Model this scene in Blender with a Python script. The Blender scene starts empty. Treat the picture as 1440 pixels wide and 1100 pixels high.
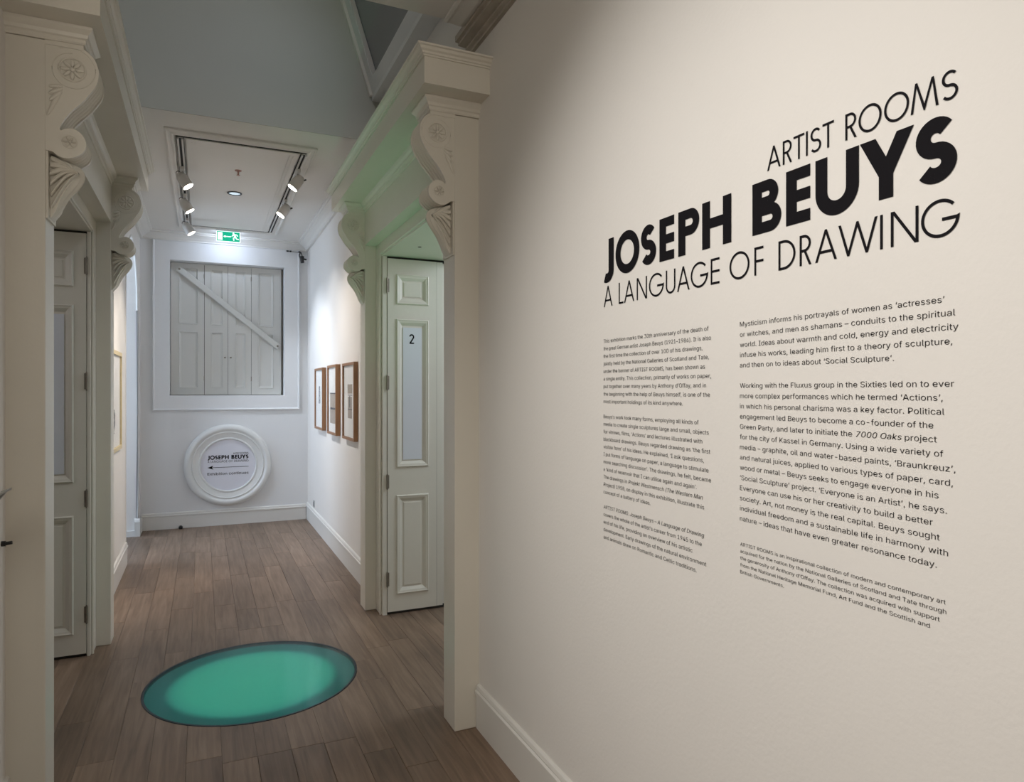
import bpy, bmesh, math, random, os
from mathutils import Vector, Matrix

random.seed(7)
R = math.radians
sc = bpy.context.scene
col = sc.collection

# ------------------------------------------------------------------ camera
YAW = math.atan(435 / 960)
cam_d = bpy.data.cameras.new('camera')
cam = bpy.data.objects.new('camera', cam_d)
col.objects.link(cam)
cam.location = (0, 0, 1.5)
cam.rotation_euler = (R(90), 0, -YAW)
cam_d.sensor_width = 36
cam_d.lens = 24.0
cam_d.clip_start = 0.02
sc.camera = cam

# ------------------------------------------------------------------ world, exposure
w = bpy.data.worlds.new('world')
sc.world = w
w.use_nodes = True
w.node_tree.nodes['Background'].inputs[0].default_value = (0.55, 0.68, 0.85, 1)
w.node_tree.nodes['Background'].inputs[1].default_value = 0.25
sc.view_settings.view_transform = 'Standard'
sc.view_settings.look = 'None'
sc.view_settings.gamma = 1
sc.view_settings.exposure = 0.0
sc.view_settings.use_curve_mapping = False


# ------------------------------------------------------------------ lights
def area(name, loc, target, size, power, color, size_y=None, spread=180):
    d = bpy.data.lights.new(name, 'AREA')
    d.energy = power
    d.color = color
    d.size = size
    if size_y:
        d.shape = 'RECTANGLE'
        d.size_y = size_y
    d.spread = R(spread)
    o = bpy.data.objects.new(name, d)
    o.location = loc
    o.rotation_euler = (Vector(target) - Vector(loc)).to_track_quat('-Z', 'Y').to_euler()
    col.objects.link(o)
    return o


def spot(name, loc, target, power, color, angle=60, blend=0.6, radius=0.03):
    d = bpy.data.lights.new(name, 'SPOT')
    d.energy = power
    d.color = color
    d.spot_size = R(angle)
    d.spot_blend = blend
    d.shadow_soft_size = radius
    o = bpy.data.objects.new(name, d)
    o.location = loc
    o.rotation_euler = (Vector(target) - Vector(loc)).to_track_quat('-Z', 'Y').to_euler()
    col.objects.link(o)
    return o


WARM = (1.0, 0.86, 0.72)
COOL = (0.62, 0.78, 1.0)
# ceiling spots behind the camera washing the text wall
spot('gallery_spot', (-1.5, 0.9, 3.0), (1.12, 1.25, 1.38), 235, (1.0, 0.97, 0.93), 62, 1.0, 0.06)
spot('gallery_spot', (-1.5, -0.6, 3.0), (1.12, 0.6, 1.4), 34, (1.0, 0.94, 0.88), 66, 1.0, 0.06)
# added soft fill behind the camera, brightens the near side
area('gallery_fill', (-0.9, -1.6, 2.9), (0.1, 3.0, 1.0), 1.6, 50, (1.0, 0.935, 0.83))
# daylight from the passage beyond the arch
area('passage_window', (-2.6, 7.4, 1.9), (0.6, 7.5, 1.4), 1.3, 62, COOL, 1.8)
# added fill high in the light well, then daylight at the skylight
area('well_fill', (0.55, 3.4, 5.0), (0.0, 4.7, 3.3), 0.9, 5, (1.0, 0.96, 0.84))
area('skylight_daylight', (0.93, 3.6, 3.95), (-0.4, 4.7, 3.1), 0.5, 3.2, (0.76, 0.86, 1.0), 0.35, 120)
# side rooms behind the two folding doors
area('side_room_light', (2.9, 3.6, 2.7), (1.4, 4.2, 1.4), 0.8, 30, (0.78, 0.9, 1.0))
area('side_room_light', (-2.3, 3.5, 2.7), (-0.9, 4.3, 1.3), 0.8, 7, (0.95, 0.95, 1.0))
# added spot under the floor glass, stands in for green light reflected upward
spot('green_bounce_spot', (0.17, 3.80, -0.006), (1.15, 3.95, 2.6), 42, (0.62, 1.0, 0.60), 52, 0.9, 0.02)


# ------------------------------------------------------------------ materials
def mat(name, base, rough=0.5, metal=0.0, spec=0.5, bump=0.0, bscale=60.0, var=0.0, vscale=3.0, stretch=(1, 1, 1),
        emit=None, estr=0.0):
    m = bpy.data.materials.new(name)
    m.use_nodes = True
    nt = m.node_tree
    b = nt.nodes['Principled BSDF']
    b.inputs['Base Color'].default_value = (*base, 1)
    b.inputs['Roughness'].default_value = rough
    b.inputs['Metallic'].default_value = metal
    b.inputs['Specular IOR Level'].default_value = spec
    tc = nt.nodes.new('ShaderNodeTexCoord')
    mp = nt.nodes.new('ShaderNodeMapping')
    mp.inputs['Scale'].default_value = stretch
    nt.links.new(tc.outputs['Object'], mp.inputs['Vector'])
    if var > 0:
        n = nt.nodes.new('ShaderNodeTexNoise')
        n.inputs['Scale'].default_value = vscale
        n.inputs['Detail'].default_value = 6
        nt.links.new(mp.outputs[0], n.inputs['Vector'])
        mx = nt.nodes.new('ShaderNodeMix')
        mx.data_type = 'RGBA'
        mx.inputs['A'].default_value = (*[c * (1 - var) for c in base], 1)
        mx.inputs['B'].default_value = (*[min(1, c * (1 + var)) for c in base], 1)
        nt.links.new(n.outputs['Fac'], mx.inputs['Factor'])
        nt.links.new(mx.outputs['Result'], b.inputs['Base Color'])
    if bump > 0:
        n2 = nt.nodes.new('ShaderNodeTexNoise')
        n2.inputs['Scale'].default_value = bscale
        n2.inputs['Detail'].default_value = 4
        nt.links.new(mp.outputs[0], n2.inputs['Vector'])
        bp = nt.nodes.new('ShaderNodeBump')
        bp.inputs['Strength'].default_value = bump
        bp.inputs['Distance'].default_value = 0.004
        nt.links.new(n2.outputs['Fac'], bp.inputs['Height'])
        nt.links.new(bp.outputs[0], b.inputs['Normal'])
    if emit:
        b.inputs['Emission Color'].default_value = (*emit, 1)
        b.inputs['Emission Strength'].default_value = estr
    return m


M = {}
M['wall'] = mat('wall_paint', (0.78, 0.75, 0.71), 0.75, bump=0.14, bscale=90, var=0.02)
M['wall_far'] = mat('far_wall_paint', (0.77, 0.77, 0.77), 0.7, bump=0.12, bscale=80, var=0.02)
M['gloss'] = mat('woodwork_paint', (0.74, 0.70, 0.615), 0.38, bump=0.18, bscale=25, var=0.04, vscale=4)
M['ceil'] = mat('ceiling_paint', (0.74, 0.72, 0.68), 0.8, var=0.02)
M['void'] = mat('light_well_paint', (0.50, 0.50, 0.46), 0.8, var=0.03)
M['base'] = mat('baseboard_paint', (0.74, 0.72, 0.68), 0.4, bump=0.1, bscale=20, var=0.02)
M['shut'] = mat('shutter_paint', (0.62, 0.61, 0.57), 0.5, bump=0.15, bscale=25, var=0.03)
M['crev'] = mat('dark_gap', (0.03, 0.027, 0.022), 0.9)
M['steel'] = mat('aged_hinge_metal', (0.28, 0.25, 0.21), 0.45, metal=0.8, var=0.2, vscale=40)
M['strip'] = mat('white_label', (0.72, 0.74, 0.80), 0.5)
M['black'] = mat('black_vinyl', (0.010, 0.009, 0.011), 0.7, spec=0.08)
M['blackp'] = mat('black_plastic', (0.012, 0.012, 0.012), 0.4)
M['fix'] = mat('white_fixture', (0.62, 0.60, 0.57), 0.4)
M['fixg'] = mat('grey_fixture', (0.35, 0.35, 0.34), 0.4)
M['slot'] = mat('track_slot', (0.02, 0.02, 0.018), 0.7)
M['lens'] = mat('lamp_lens', (1, 1, 1), 0.3, emit=(1.0, 0.93, 0.82), estr=12)
M['rim'] = mat('dark_rim', (0.012, 0.03, 0.04), 0.4, metal=0.3)
M['frame'] = mat('oak_frame', (0.30, 0.155, 0.075), 0.5, var=0.25, vscale=12, stretch=(1, 1, 0.12))
M['gold'] = mat('pale_gilt_frame', (0.66, 0.55, 0.33), 0.45, var=0.1, vscale=20)
M['paper'] = mat('mount_board', (0.86, 0.85, 0.82), 0.9)
M['aged'] = mat('aged_paper', (0.40, 0.34, 0.28), 0.8, var=0.15, vscale=30)
M['graph'] = mat('graphite', (0.07, 0.07, 0.08), 0.7)
M['ring'] = mat('plaster_ring', (0.76, 0.76, 0.74), 0.4, bump=0.1, bscale=20, var=0.02)
M['sign'] = mat('sign_board', (0.74, 0.74, 0.80), 0.5)
M['alu'] = mat('skylight_frame', (0.70, 0.71, 0.71), 0.4, var=0.04)
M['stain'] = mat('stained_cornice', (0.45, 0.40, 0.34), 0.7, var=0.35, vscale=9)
M['spr'] = mat('sprinkler_metal', (0.42, 0.22, 0.17), 0.4, metal=0.4)


def wood_mat():
    m = bpy.data.materials.new('floor_oak')
    m.use_nodes = True
    nt = m.node_tree
    N, L = nt.nodes, nt.links
    b = N['Principled BSDF']
    b.inputs['Roughness'].default_value = 0.42
    b.inputs['Specular IOR Level'].default_value = 0.35
    tc = N.new('ShaderNodeTexCoord')
    oi = N.new('ShaderNodeObjectInfo')
    off = N.new('ShaderNodeVectorMath')
    off.operation = 'MULTIPLY_ADD'
    L.new(oi.outputs['Random'], off.inputs[0])
    off.inputs[1].default_value = (37, 53, 11)
    L.new(tc.outputs['Object'], off.inputs[2])
    mp = N.new('ShaderNodeMapping')
    mp.inputs['Scale'].default_value = (18, 1.1, 1)
    L.new(off.outputs[0], mp.inputs['Vector'])
    n1 = N.new('ShaderNodeTexNoise')
    n1.inputs['Scale'].default_value = 2.2
    n1.inputs['Detail'].default_value = 8
    n1.inputs['Distortion'].default_value = 0.6
    L.new(mp.outputs[0], n1.inputs['Vector'])
    r1 = N.new('ShaderNodeValToRGB')
    r1.color_ramp.elements[0].position = 0.30
    r1.color_ramp.elements[0].color = (0.165, 0.110, 0.076, 1)
    r1.color_ramp.elements[1].position = 0.72
    r1.color_ramp.elements[1].color = (0.285, 0.200, 0.142, 1)
    L.new(n1.outputs['Fac'], r1.inputs[0])
    # big worn patches (foot wear)
    n2 = N.new('ShaderNodeTexNoise')
    n2.inputs['Scale'].default_value = 1.3
    n2.inputs['Detail'].default_value = 5
    L.new(tc.outputs['Object'], n2.inputs['Vector'])
    # per-plank brightness
    mr = N.new('ShaderNodeMapRange')
    L.new(oi.outputs['Random'], mr.inputs['Value'])
    mr.inputs['To Min'].default_value = 0.80
    mr.inputs['To Max'].default_value = 1.18
    mr2 = N.new('ShaderNodeMapRange')
    L.new(n2.outputs['Fac'], mr2.inputs['Value'])
    mr2.inputs['From Min'].default_value = 0.3
    mr2.inputs['From Max'].default_value = 0.7
    mr2.inputs['To Min'].default_value = 0.80
    mr2.inputs['To Max'].default_value = 1.15
    mu = N.new('ShaderNodeMath')
    mu.operation = 'MULTIPLY'
    L.new(mr.outputs[0], mu.inputs[0])
    L.new(mr2.outputs[0], mu.inputs[1])
    vm = N.new('ShaderNodeVectorMath')
    vm.operation = 'SCALE'
    L.new(r1.outputs[0], vm.inputs[0])
    L.new(mu.outputs[0], vm.inputs['Scale'])
    L.new(vm.outputs[0], b.inputs['Base Color'])
    bp = N.new('ShaderNodeBump')
    bp.inputs['Strength'].default_value = 0.15
    bp.inputs['Distance'].default_value = 0.002
    L.new(n1.outputs['Fac'], bp.inputs['Height'])
    L.new(bp.outputs[0], b.inputs['Normal'])
    return m


M['wood'] = wood_mat()


def glass_mat(name, tint, gloss=0.08, rough=0.03, body=0.0, bodycol=(0.1, 0.1, 0.1), graze=0.9):
    m = bpy.data.materials.new(name)
    m.use_nodes = True
    nt = m.node_tree
    N, L = nt.nodes, nt.links
    N.clear()
    out = N.new('ShaderNodeOutputMaterial')
    tr = N.new('ShaderNodeBsdfTransparent')
    tr.inputs[0].default_value = (*tint, 1)
    df = N.new('ShaderNodeBsdfDiffuse')
    df.inputs[0].default_value = (*bodycol, 1)
    gl = N.new('ShaderNodeBsdfGlossy')
    gl.inputs['Roughness'].default_value = rough
    lw = N.new('ShaderNodeLayerWeight')
    lw.inputs[0].default_value = 0.5
    pw = N.new('ShaderNodeMath')
    pw.operation = 'POWER'
    pw.inputs[1].default_value = 5
    L.new(lw.outputs['Facing'], pw.inputs[0])
    fr = N.new('ShaderNodeMath')
    fr.operation = 'MULTIPLY_ADD'
    fr.inputs[1].default_value = graze
    fr.inputs[2].default_value = 0.03
    L.new(pw.outputs[0], fr.inputs[0])
    m1 = N.new('ShaderNodeMixShader')
    m1.inputs[0].default_value = body
    L.new(tr.outputs[0], m1.inputs[1])
    L.new(df.outputs[0], m1.inputs[2])
    m2 = N.new('ShaderNodeMixShader')
    L.new(fr.outputs[0], m2.inputs[0])
    L.new(m1.outputs[0], m2.inputs[1])
    L.new(gl.outputs[0], m2.inputs[2])
    L.new(m2.outputs[0], out.inputs[0])
    return m


M['floor_glass'] = glass_mat('teal_floor_glass', (0.55, 0.95, 0.88), rough=0.12, graze=0.6)
M['pane'] = glass_mat('skylight_glass', (0.30, 0.32, 0.34), rough=0.04, body=0.5, bodycol=(0.5, 0.5, 0.5))
M['picglass'] = glass_mat('picture_glass', (0.99, 0.99, 0.99), rough=0.1, graze=0.15)


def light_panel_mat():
    # emission ramp paints the glow's fall-off: bright middle, dark band at the edge
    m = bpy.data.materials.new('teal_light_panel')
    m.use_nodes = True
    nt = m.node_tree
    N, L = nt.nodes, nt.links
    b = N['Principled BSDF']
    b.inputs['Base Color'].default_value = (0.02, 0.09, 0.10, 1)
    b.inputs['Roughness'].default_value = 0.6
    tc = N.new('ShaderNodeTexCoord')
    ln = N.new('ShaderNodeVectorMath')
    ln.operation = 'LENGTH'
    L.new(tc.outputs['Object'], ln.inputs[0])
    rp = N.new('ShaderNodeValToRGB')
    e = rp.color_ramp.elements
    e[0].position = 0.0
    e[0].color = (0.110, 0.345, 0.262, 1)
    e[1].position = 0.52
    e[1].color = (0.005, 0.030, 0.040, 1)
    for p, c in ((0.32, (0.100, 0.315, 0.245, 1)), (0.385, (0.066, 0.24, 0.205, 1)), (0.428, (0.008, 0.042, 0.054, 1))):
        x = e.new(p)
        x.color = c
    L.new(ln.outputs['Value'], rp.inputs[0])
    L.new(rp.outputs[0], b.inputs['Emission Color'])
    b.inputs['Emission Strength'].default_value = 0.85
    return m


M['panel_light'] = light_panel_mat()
M['exit_g'] = mat('exit_green', (0.0, 0.30, 0.18), 0.4, emit=(0.0, 0.42, 0.24), estr=0.9)
M['exit_w'] = mat('exit_white', (0.8, 0.8, 0.8), 0.4, emit=(0.85, 1.0, 0.97), estr=1.3)
M['exit_c'] = mat('exit_case', (0.75, 0.78, 0.8), 0.4)
M['tube'] = mat('exit_lamp', (1, 1, 1), 0.4, emit=(0.72, 0.82, 1.0), estr=9)
M['dl'] = mat('downlight_diffuser', (0.8, 0.85, 0.9), 0.3, emit=(0.55, 0.72, 0.82), estr=0.9)


# ------------------------------------------------------------------ mesh helpers
def link(name, me, m=None, parent=None, kind=None):
    o = bpy.data.objects.new(name, me)
    col.objects.link(o)
    if m is not None and hasattr(me, 'materials') and len(me.materials) == 0:
        me.materials.append(m)
    if parent is not None:
        o.parent = parent
    if kind:
        o['kind'] = kind
    return o


def obj(name, bm, m, parent=None, kind=None, smooth=False):
    bmesh.ops.recalc_face_normals(bm, faces=bm.faces)
    me = bpy.data.meshes.new(name)
    bm.to_mesh(me)
    bm.free()
    if smooth:
        for p in me.polygons:
            p.use_smooth = True
        try:
            me.set_sharp_from_angle(angle=R(38))
        except Exception:
            pass
    return link(name, me, m, parent, kind)


def empty(name, loc, label=None, cat=None, group=None, kind=None):
    o = bpy.data.objects.new(name, None)
    col.objects.link(o)
    o.location = loc
    tag(o, label, cat, group, kind)
    return o


def tag(o, label=None, cat=None, group=None, kind=None):
    if label:
        o['label'] = label
    if cat:
        o['category'] = cat
    if group:
        o['group'] = group
    if kind:
        o['kind'] = kind
    return o


def box(bm, x0, x1, y0, y1, z0, z1, bev=0.0):
    x0, x1 = min(x0, x1), max(x0, x1)
    y0, y1 = min(y0, y1), max(y0, y1)
    z0, z1 = min(z0, z1), max(z0, z1)
    vs = [bm.verts.new((x, y, z)) for x in (x0, x1) for y in (y0, y1) for z in (z0, z1)]
    fs = [(0, 1, 3, 2), (4, 6, 7, 5), (0, 4, 5, 1), (2, 3, 7, 6), (0, 2, 6, 4), (1, 5, 7, 3)]
    faces = [bm.faces.new([vs[i] for i in f]) for f in fs]
    if bev > 0:
        es = list({e for f in faces for e in f.edges})
        bmesh.ops.bevel(bm, geom=es, offset=bev, segments=1, affect='EDGES')
    return bm


def B(*a, bev=0.0):
    bm = bmesh.new()
    return box(bm, *a, bev=bev)


def loft(bm, rings, closed_ring=True, caps=True, closed_path=False):
    """rings: list of lists of points, same count"""
    V = [[bm.verts.new(p) for p in r] for r in rings]
    n = len(V[0])
    cnt = len(V)
    for i in range(cnt if closed_path else cnt - 1):
        a, b = V[i], V[(i + 1) % cnt]
        for k in range(n if closed_ring else n - 1):
            try:
                bm.faces.new([a[k], a[(k + 1) % n], b[(k + 1) % n], b[k]])
            except ValueError:
                pass
    if caps and closed_ring and not closed_path:
        for r in (V[0], V[-1]):
            try:
                bm.faces.new(r)
            except ValueError:
                pass
    return bm


def cyl(bm, p0, p1, r0, r1=None, n=20, caps=True):
    p0, p1 = Vector(p0), Vector(p1)
    r1 = r0 if r1 is None else r1
    q = (p1 - p0).to_track_quat('Z', 'Y').to_matrix()
    rings = []
    for p, r in ((p0, r0), (p1, r1)):
        rings.append([p + q @ Vector((r * math.cos(2 * math.pi * k / n), r * math.sin(2 * math.pi * k / n), 0)) for k in range(n)])
    return loft(bm, rings, caps=caps)


def tube(bm, pts, r, n=8):
    pts = [Vector(p) for p in pts]
    rings = []
    for i, p in enumerate(pts):
        t = (pts[min(i + 1, len(pts) - 1)] - pts[max(i - 1, 0)]).normalized()
        q = t.to_track_quat('Z', 'Y').to_matrix()
        rings.append([p + q @ Vector((r * math.cos(2 * math.pi * k / n), r * math.sin(2 * math.pi * k / n), 0)) for k in range(n)])
    return loft(bm, rings)


def lathe(bm, prof, centre, axis='Z', n=64):
    """prof: (r, h) list, closed profile if first == last"""
    c = Vector(centre)
    rings = []
    for k in range(n):
        a = 2 * math.pi * k / n
        ring = []
        for r, h in prof:
            if axis == 'Z':
                ring.append(c + Vector((r * math.cos(a), r * math.sin(a), h)))
            else:  # axis -Y, h towards -Y
                ring.append(c + Vector((r * math.cos(a), -h, r * math.sin(a))))
        rings.append(ring)
    return loft(bm, rings, closed_ring=False, caps=False, closed_path=True)


def ell(bm, c, r, rot=None, u=10, v=6):
    mtx = Matrix.Translation(Vector(c)) @ (rot.to_4x4() if rot is not None else Matrix.Identity(4)) @ Matrix.Diagonal((*r, 1))
    bmesh.ops.create_uvsphere(bm, u_segments=u, v_segments=v, radius=1.0, matrix=mtx)


def sweep_y(bm, prof, y0, y1):
    """prof: closed polygon list of (x,z)"""
    return loft(bm, [[(x, y0, z) for x, z in prof], [(x, y1, z) for x, z in prof]])


def sweep_x(bm, prof, x0, x1):
    """prof: closed polygon list of (y,z)"""
    return loft(bm, [[(x0, y, z) for y, z in prof], [(x1, y, z) for y, z in prof]])


# ------------------------------------------------------------------ main dimensions
XR, XL = 1.124, -0.609          # wall faces
XM = 0.2575                     # mirror axis of the corridor
YE = 8.30                       # end wall
CH, CE = 3.224, 3.11            # far ceiling, near ceiling
DZ = 2.41                       # door head


def mx(x, s):
    return x if s > 0 else 2 * XM - x


CX, CY, CR = 0.247, 3.81, 0.520  # floor glass


# ------------------------------------------------------------------ floor
def build_floor():
    bm = bmesh.new()
    z = -0.014
    n = 72
    circ = [bm.verts.new((CX + (CR + 0.002) * math.cos(2 * math.pi * k / n), CY + (CR + 0.002) * math.sin(2 * math.pi * k / n), z)) for k in range(n)]
    rect = [bm.verts.new(p) for p in ((-4.2, -3, z), (4.2, -3, z), (4.2, 9.2, z), (-4.2, 9.2, z))]
    es = [bm.edges.new((circ[k], circ[(k + 1) % n])) for k in range(n)]
    es += [bm.edges.new((rect[k], rect[(k + 1) % 4])) for k in range(4)]
    bmesh.ops.triangle_fill(bm, use_beauty=True, edges=es)
    # drop any face inside the circle
    for f in list(bm.faces):
        c = f.calc_center_median()
        if all(v in circ for v in f.verts):
            bm.faces.remove(f)
    fl = obj('floor', bm, M['wood'], kind='structure')
    # planks
    W = 0.1333
    x_first = 0.072 - W * 9

    def plank(x0, x1, y0, y1):
        g = 0.0005
        x0, x1, y0, y1 = x0 + g, x1 - g, y0 + g, y1 - g
        if y1 - y0 < 0.02:
            return
        zt = random.uniform(-0.0006, 0.0)
        nx = 10
        near = (x0 - CX < CR + 0.01) and (CX - x1 < CR + 0.01) and y0 < CY + CR + 0.01 and y1 > CY - CR - 0.01
        pieces = []
        if near:
            xs = [x0 + (x1 - x0) * k / nx for k in range(nx + 1)]
            for dd in (0.0, 0.0008, 0.003, 0.007, 0.013, 0.02):
                xs += [q for q in (CX - CR - 0.004 + dd, CX + CR + 0.004 - dd) if x0 < q < x1]
            xs.sort()

            def arc(x):
                d = (CR + 0.004) ** 2 - (x - CX) ** 2
                return math.sqrt(d) if d > 0 else 0.0
            if y1 > CY:
                lo = [max(y0, CY + arc(x)) for x in xs]
                pieces.append([(x, l) for x, l in zip(xs, lo) if l < y1 - 0.001] + [(x, y1) for x, l in reversed(list(zip(xs, lo))) if l < y1 - 0.001])
            if y0 < CY:
                hi = [min(y1, CY - arc(x)) for x in xs]
                pieces.append([(x, y0) for x, h in zip(xs, hi) if h > y0 + 0.001] + [(x, h) for x, h in reversed(list(zip(xs, hi))) if h > y0 + 0.001])
        else:
            b = 0.0012
            bm = bmesh.new()
            lowr = [(x0, y0), (x1, y0), (x1, y1), (x0, y1)]
            upr = [(x0 + b, y0 + b), (x1 - b, y0 + b), (x1 - b, y1 - b), (x0 + b, y1 - b)]
            loft(bm, [[(x, y, -0.014) for x, y in lowr], [(x, y, zt - b) for x, y in lowr], [(x, y, zt) for x, y in upr]])
            obj('plank', bm, M['wood'], fl)
            return
        for pc in pieces:
            if len(pc) < 6:
                continue
            bm = bmesh.new()
            loft(bm, [[(x, y, -0.014) for x, y in pc], [(x, y, zt) for x, y in pc]])
            obj('plank', bm, M['wood'], fl)

    for r in range(22):
        x0 = x_first + W * r
        x1 = x0 + W
        main = x1 > -0.66 and x0 < XR + 0.01
        ys = 0.6 if main else 2.7
        ye = YE if (x1 > -1.3 and x0 < XR + 0.01) else 4.9
        xa, xb = x0, x1
        cuts = [ys]
        y = ys + random.uniform(0.2, 1.1)
        while y < ye - 0.35:
            cuts.append(y)
            y += random.uniform(0.7, 1.7)
        cuts.append(ye)
        if 8.9 <= r + 0.01 and r <= 11:       # boards trimmed around the floor light
            cuts = [c for c in cuts if not (2.6 < c < 5.0)] + [2.985, 4.60 + (0.0 if r > 9 else 0.07)]
            cuts.sort()
        for a, b in zip(cuts[:-1], cuts[1:]):
            plank(xa, xb, a, b)
    return fl


build_floor()


# ------------------------------------------------------------------ walls
def wall_side(s, name):
    """long wall beside the corridor, with door opening (and arch on the left), built with real thickness"""
    bm = bmesh.new()
    xw = XR if s > 0 else XL
    d = s * 0.50
    oy0, oy1 = 3.09, 4.56
    if s > 0:
        box(bm, xw, xw + d, -3, oy0, 0, CE + 0.25)
        box(bm, xw, xw + d, oy0, oy1, DZ, CE + 0.25)
        box(bm, xw, xw + d, oy1, 8.6, 0, CE + 0.25)
        box(bm, xw + 0.04, xw + d, 1.9, 4.9, CE + 0.25, 3.50)
    else:
        box(bm, xw, xw + d, 1.7, oy0, 0, 5.4)
        box(bm, xw, xw + d, oy0, oy1, DZ, 5.4)
        box(bm, xw, xw + d, oy1, 6.745, 0, 5.4)
        # arch opening 6.745..8.02, springing 2.33
        c, r, zs = 7.3825, 0.6375, 2.33
        n = 28
        pts = [(c - r * math.cos(math.pi * k / n), zs + r * math.sin(math.pi * k / n)) for k in range(n + 1)]
        for k in range(n):
            (ya, za), (yb, zb) = pts[k], pts[k + 1]
            loft(bm, [[(xw, ya, za), (xw, yb, zb), (xw, yb, CH + 0.1), (xw, ya, CH + 0.1)],
                      [(xw + d, ya, za), (xw + d, yb, zb), (xw + d, yb, CH + 0.1), (xw + d, ya, CH + 0.1)]])
        box(bm, xw, xw + d, 8.02, 8.6, 0, CH + 0.1)
    return obj(name, bm, M['wall'], kind='structure')


wall_side(1, 'wall_right')
wall_side(-1, 'wall_left')

# end wall with window opening
WX0, WX1, WZ0, WZ1 = -0.328, 0.866, 1.450, 2.932
bm = bmesh.new()
box(bm, XL - 0.02, WX0, YE, YE + 0.3, 0, CH + 0.1)
box(bm, WX1, XR + 0.02, YE, YE + 0.3, 0, CH + 0.1)
box(bm, WX0, WX1, YE, YE + 0.3, 0, WZ0)
box(bm, WX0, WX1, YE, YE + 0.3, WZ1, CH + 0.1)
obj('wall_end', bm, M['wall_far'], kind='structure')

# far ceiling, near ceiling, light well
obj('ceiling', B(XL - 0.1, XR + 0.1, 4.70, 8.65, CH, CH + 0.12), M['ceil'], kind='structure')
obj('ceiling_near', B(-4.2, XR + 0.1, -3.0, 2.81, CE, CE + 0.3), M['ceil'], kind='structure')
bm = bmesh.new()
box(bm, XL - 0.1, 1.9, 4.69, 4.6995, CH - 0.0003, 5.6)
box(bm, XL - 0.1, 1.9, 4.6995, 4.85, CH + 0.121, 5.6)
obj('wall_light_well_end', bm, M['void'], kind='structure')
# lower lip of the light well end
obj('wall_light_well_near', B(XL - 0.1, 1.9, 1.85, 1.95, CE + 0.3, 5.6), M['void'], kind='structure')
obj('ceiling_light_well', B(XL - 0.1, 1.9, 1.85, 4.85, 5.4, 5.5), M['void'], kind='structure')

# room behind the camera
bm = bmesh.new()
box(bm, -4.0, -0.65, 1.7, 1.8, 0, CE)
obj('wall_gallery_front', bm, M['wall'], kind='structure')
obj('wall_gallery_back', B(-4.2, XR + 0.1, -3.1, -3.0, 0, CE), M['wall'], kind='structure')
obj('wall_gallery_left', B(-4.2, -4.1, -3.0, 1.8, 0, CE), M['wall'], kind='structure')

# side rooms behind the doors
for s, nm in ((1, 'right'), (-1, 'left')):
    bm = bmesh.new()
    box(bm, mx(1.60, s), mx(4.0, s), 4.85, 4.95, 0, 2.9)
    box(bm, mx(1.60, s), mx(4.0, s), 2.2, 2.3, 0, 2.9)
    box(bm, mx(3.9, s), mx(4.0, s), 2.3, 4.85, 0, 2.9)
    box(bm, mx(1.60, s), mx(4.0, s), 2.2, 4.95, 2.9, 3.0)
    obj('wall_side_room_' + nm, bm, M['wall'], kind='structure')
# passage beyond the arch
bm = bmesh.new()
box(bm, -4.0, -1.11, 8.3, 8.4, 0, 3.3)
box(bm, -4.0, -1.11, 5.9, 6.0, 0, 3.3)
box(bm, -4.0, -3.9, 6.0, 8.3, 0, 3.3)
box(bm, -4.0, -1.11, 5.9, 8.4, 3.2, 3.3)
obj('wall_passage', bm, M['wall_far'], kind='structure')

# ------------------------------------------------------------------ baseboards
BBP = [(0, 0), (0.015, 0), (0.015, 0.148), (0.021, 0.152), (0.021, 0.166), (0.014, 0.172), (0.016, 0.178), (0.012, 0.190), (0.004, 0.196), (0, 0.196)]


def baseboard_y(name, xw, s, y0, y1):
    bm = bmesh.new()
    sweep_y(bm, [(xw - s * o, z) for o, z in BBP], y0, y1)
    return obj(name, bm, M['base'], kind='structure')


def baseboard_x(name, yw, x0, x1):
    bm = bmesh.new()
    sweep_x(bm, [(yw - o, z * 0.92) for o, z in BBP], x0, x1)
    return obj(name, bm, M['base'], kind='structure')


baseboard_y('baseboard_right_near', XR, 1, -3.0, 2.835)
baseboard_y('baseboard_right_far', XR, 1, 4.83, YE - 0.001)
baseboard_y('baseboard_left_far', XL, -1, 4.83, 6.76)
baseboard_y('baseboard_left_near', XL, -1, 1.7, 2.815)
baseboard_x('baseboard_end', YE, XL + 0.012, XR - 0.022)
# little plinth at the far corner of the arch
bm = bmesh.new()
box(bm, -1.1, XL, 8.0, 8.019, 0, 0.06)
box(bm, XL - 0.03, XL + 0.022, 7.985, 8.019, 0, 0.15)
box(bm, XL, XL + 0.022, 8.019, 8.30, 0, 0.15)
sweep_x(bm, [(8.019, 0.15), (7.985, 0.15), (7.992, 0.172), (8.005, 0.186), (8.019, 0.186)], XL - 0.03, XL + 0.018)
obj('baseboard_arch', bm, M['base'], kind='structure')
# bead round the arch edge
bm = bmesh.new()
c, r, zs = 7.3825, 0.6375, 2.33
pts = [(XL - 0.004, 8.012, 0.186)] + [(XL - 0.004, c + (r - 0.008) * math.cos(math.pi * k / 28), zs + (r - 0.008) * math.sin(math.pi * k / 28)) for k in range(29)] + [(XL - 0.004, 6.752, 0.2)]
tube(bm, pts, 0.012, 10)
obj('trim_arch', bm, M['base'], kind='structure', smooth=True)

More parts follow.
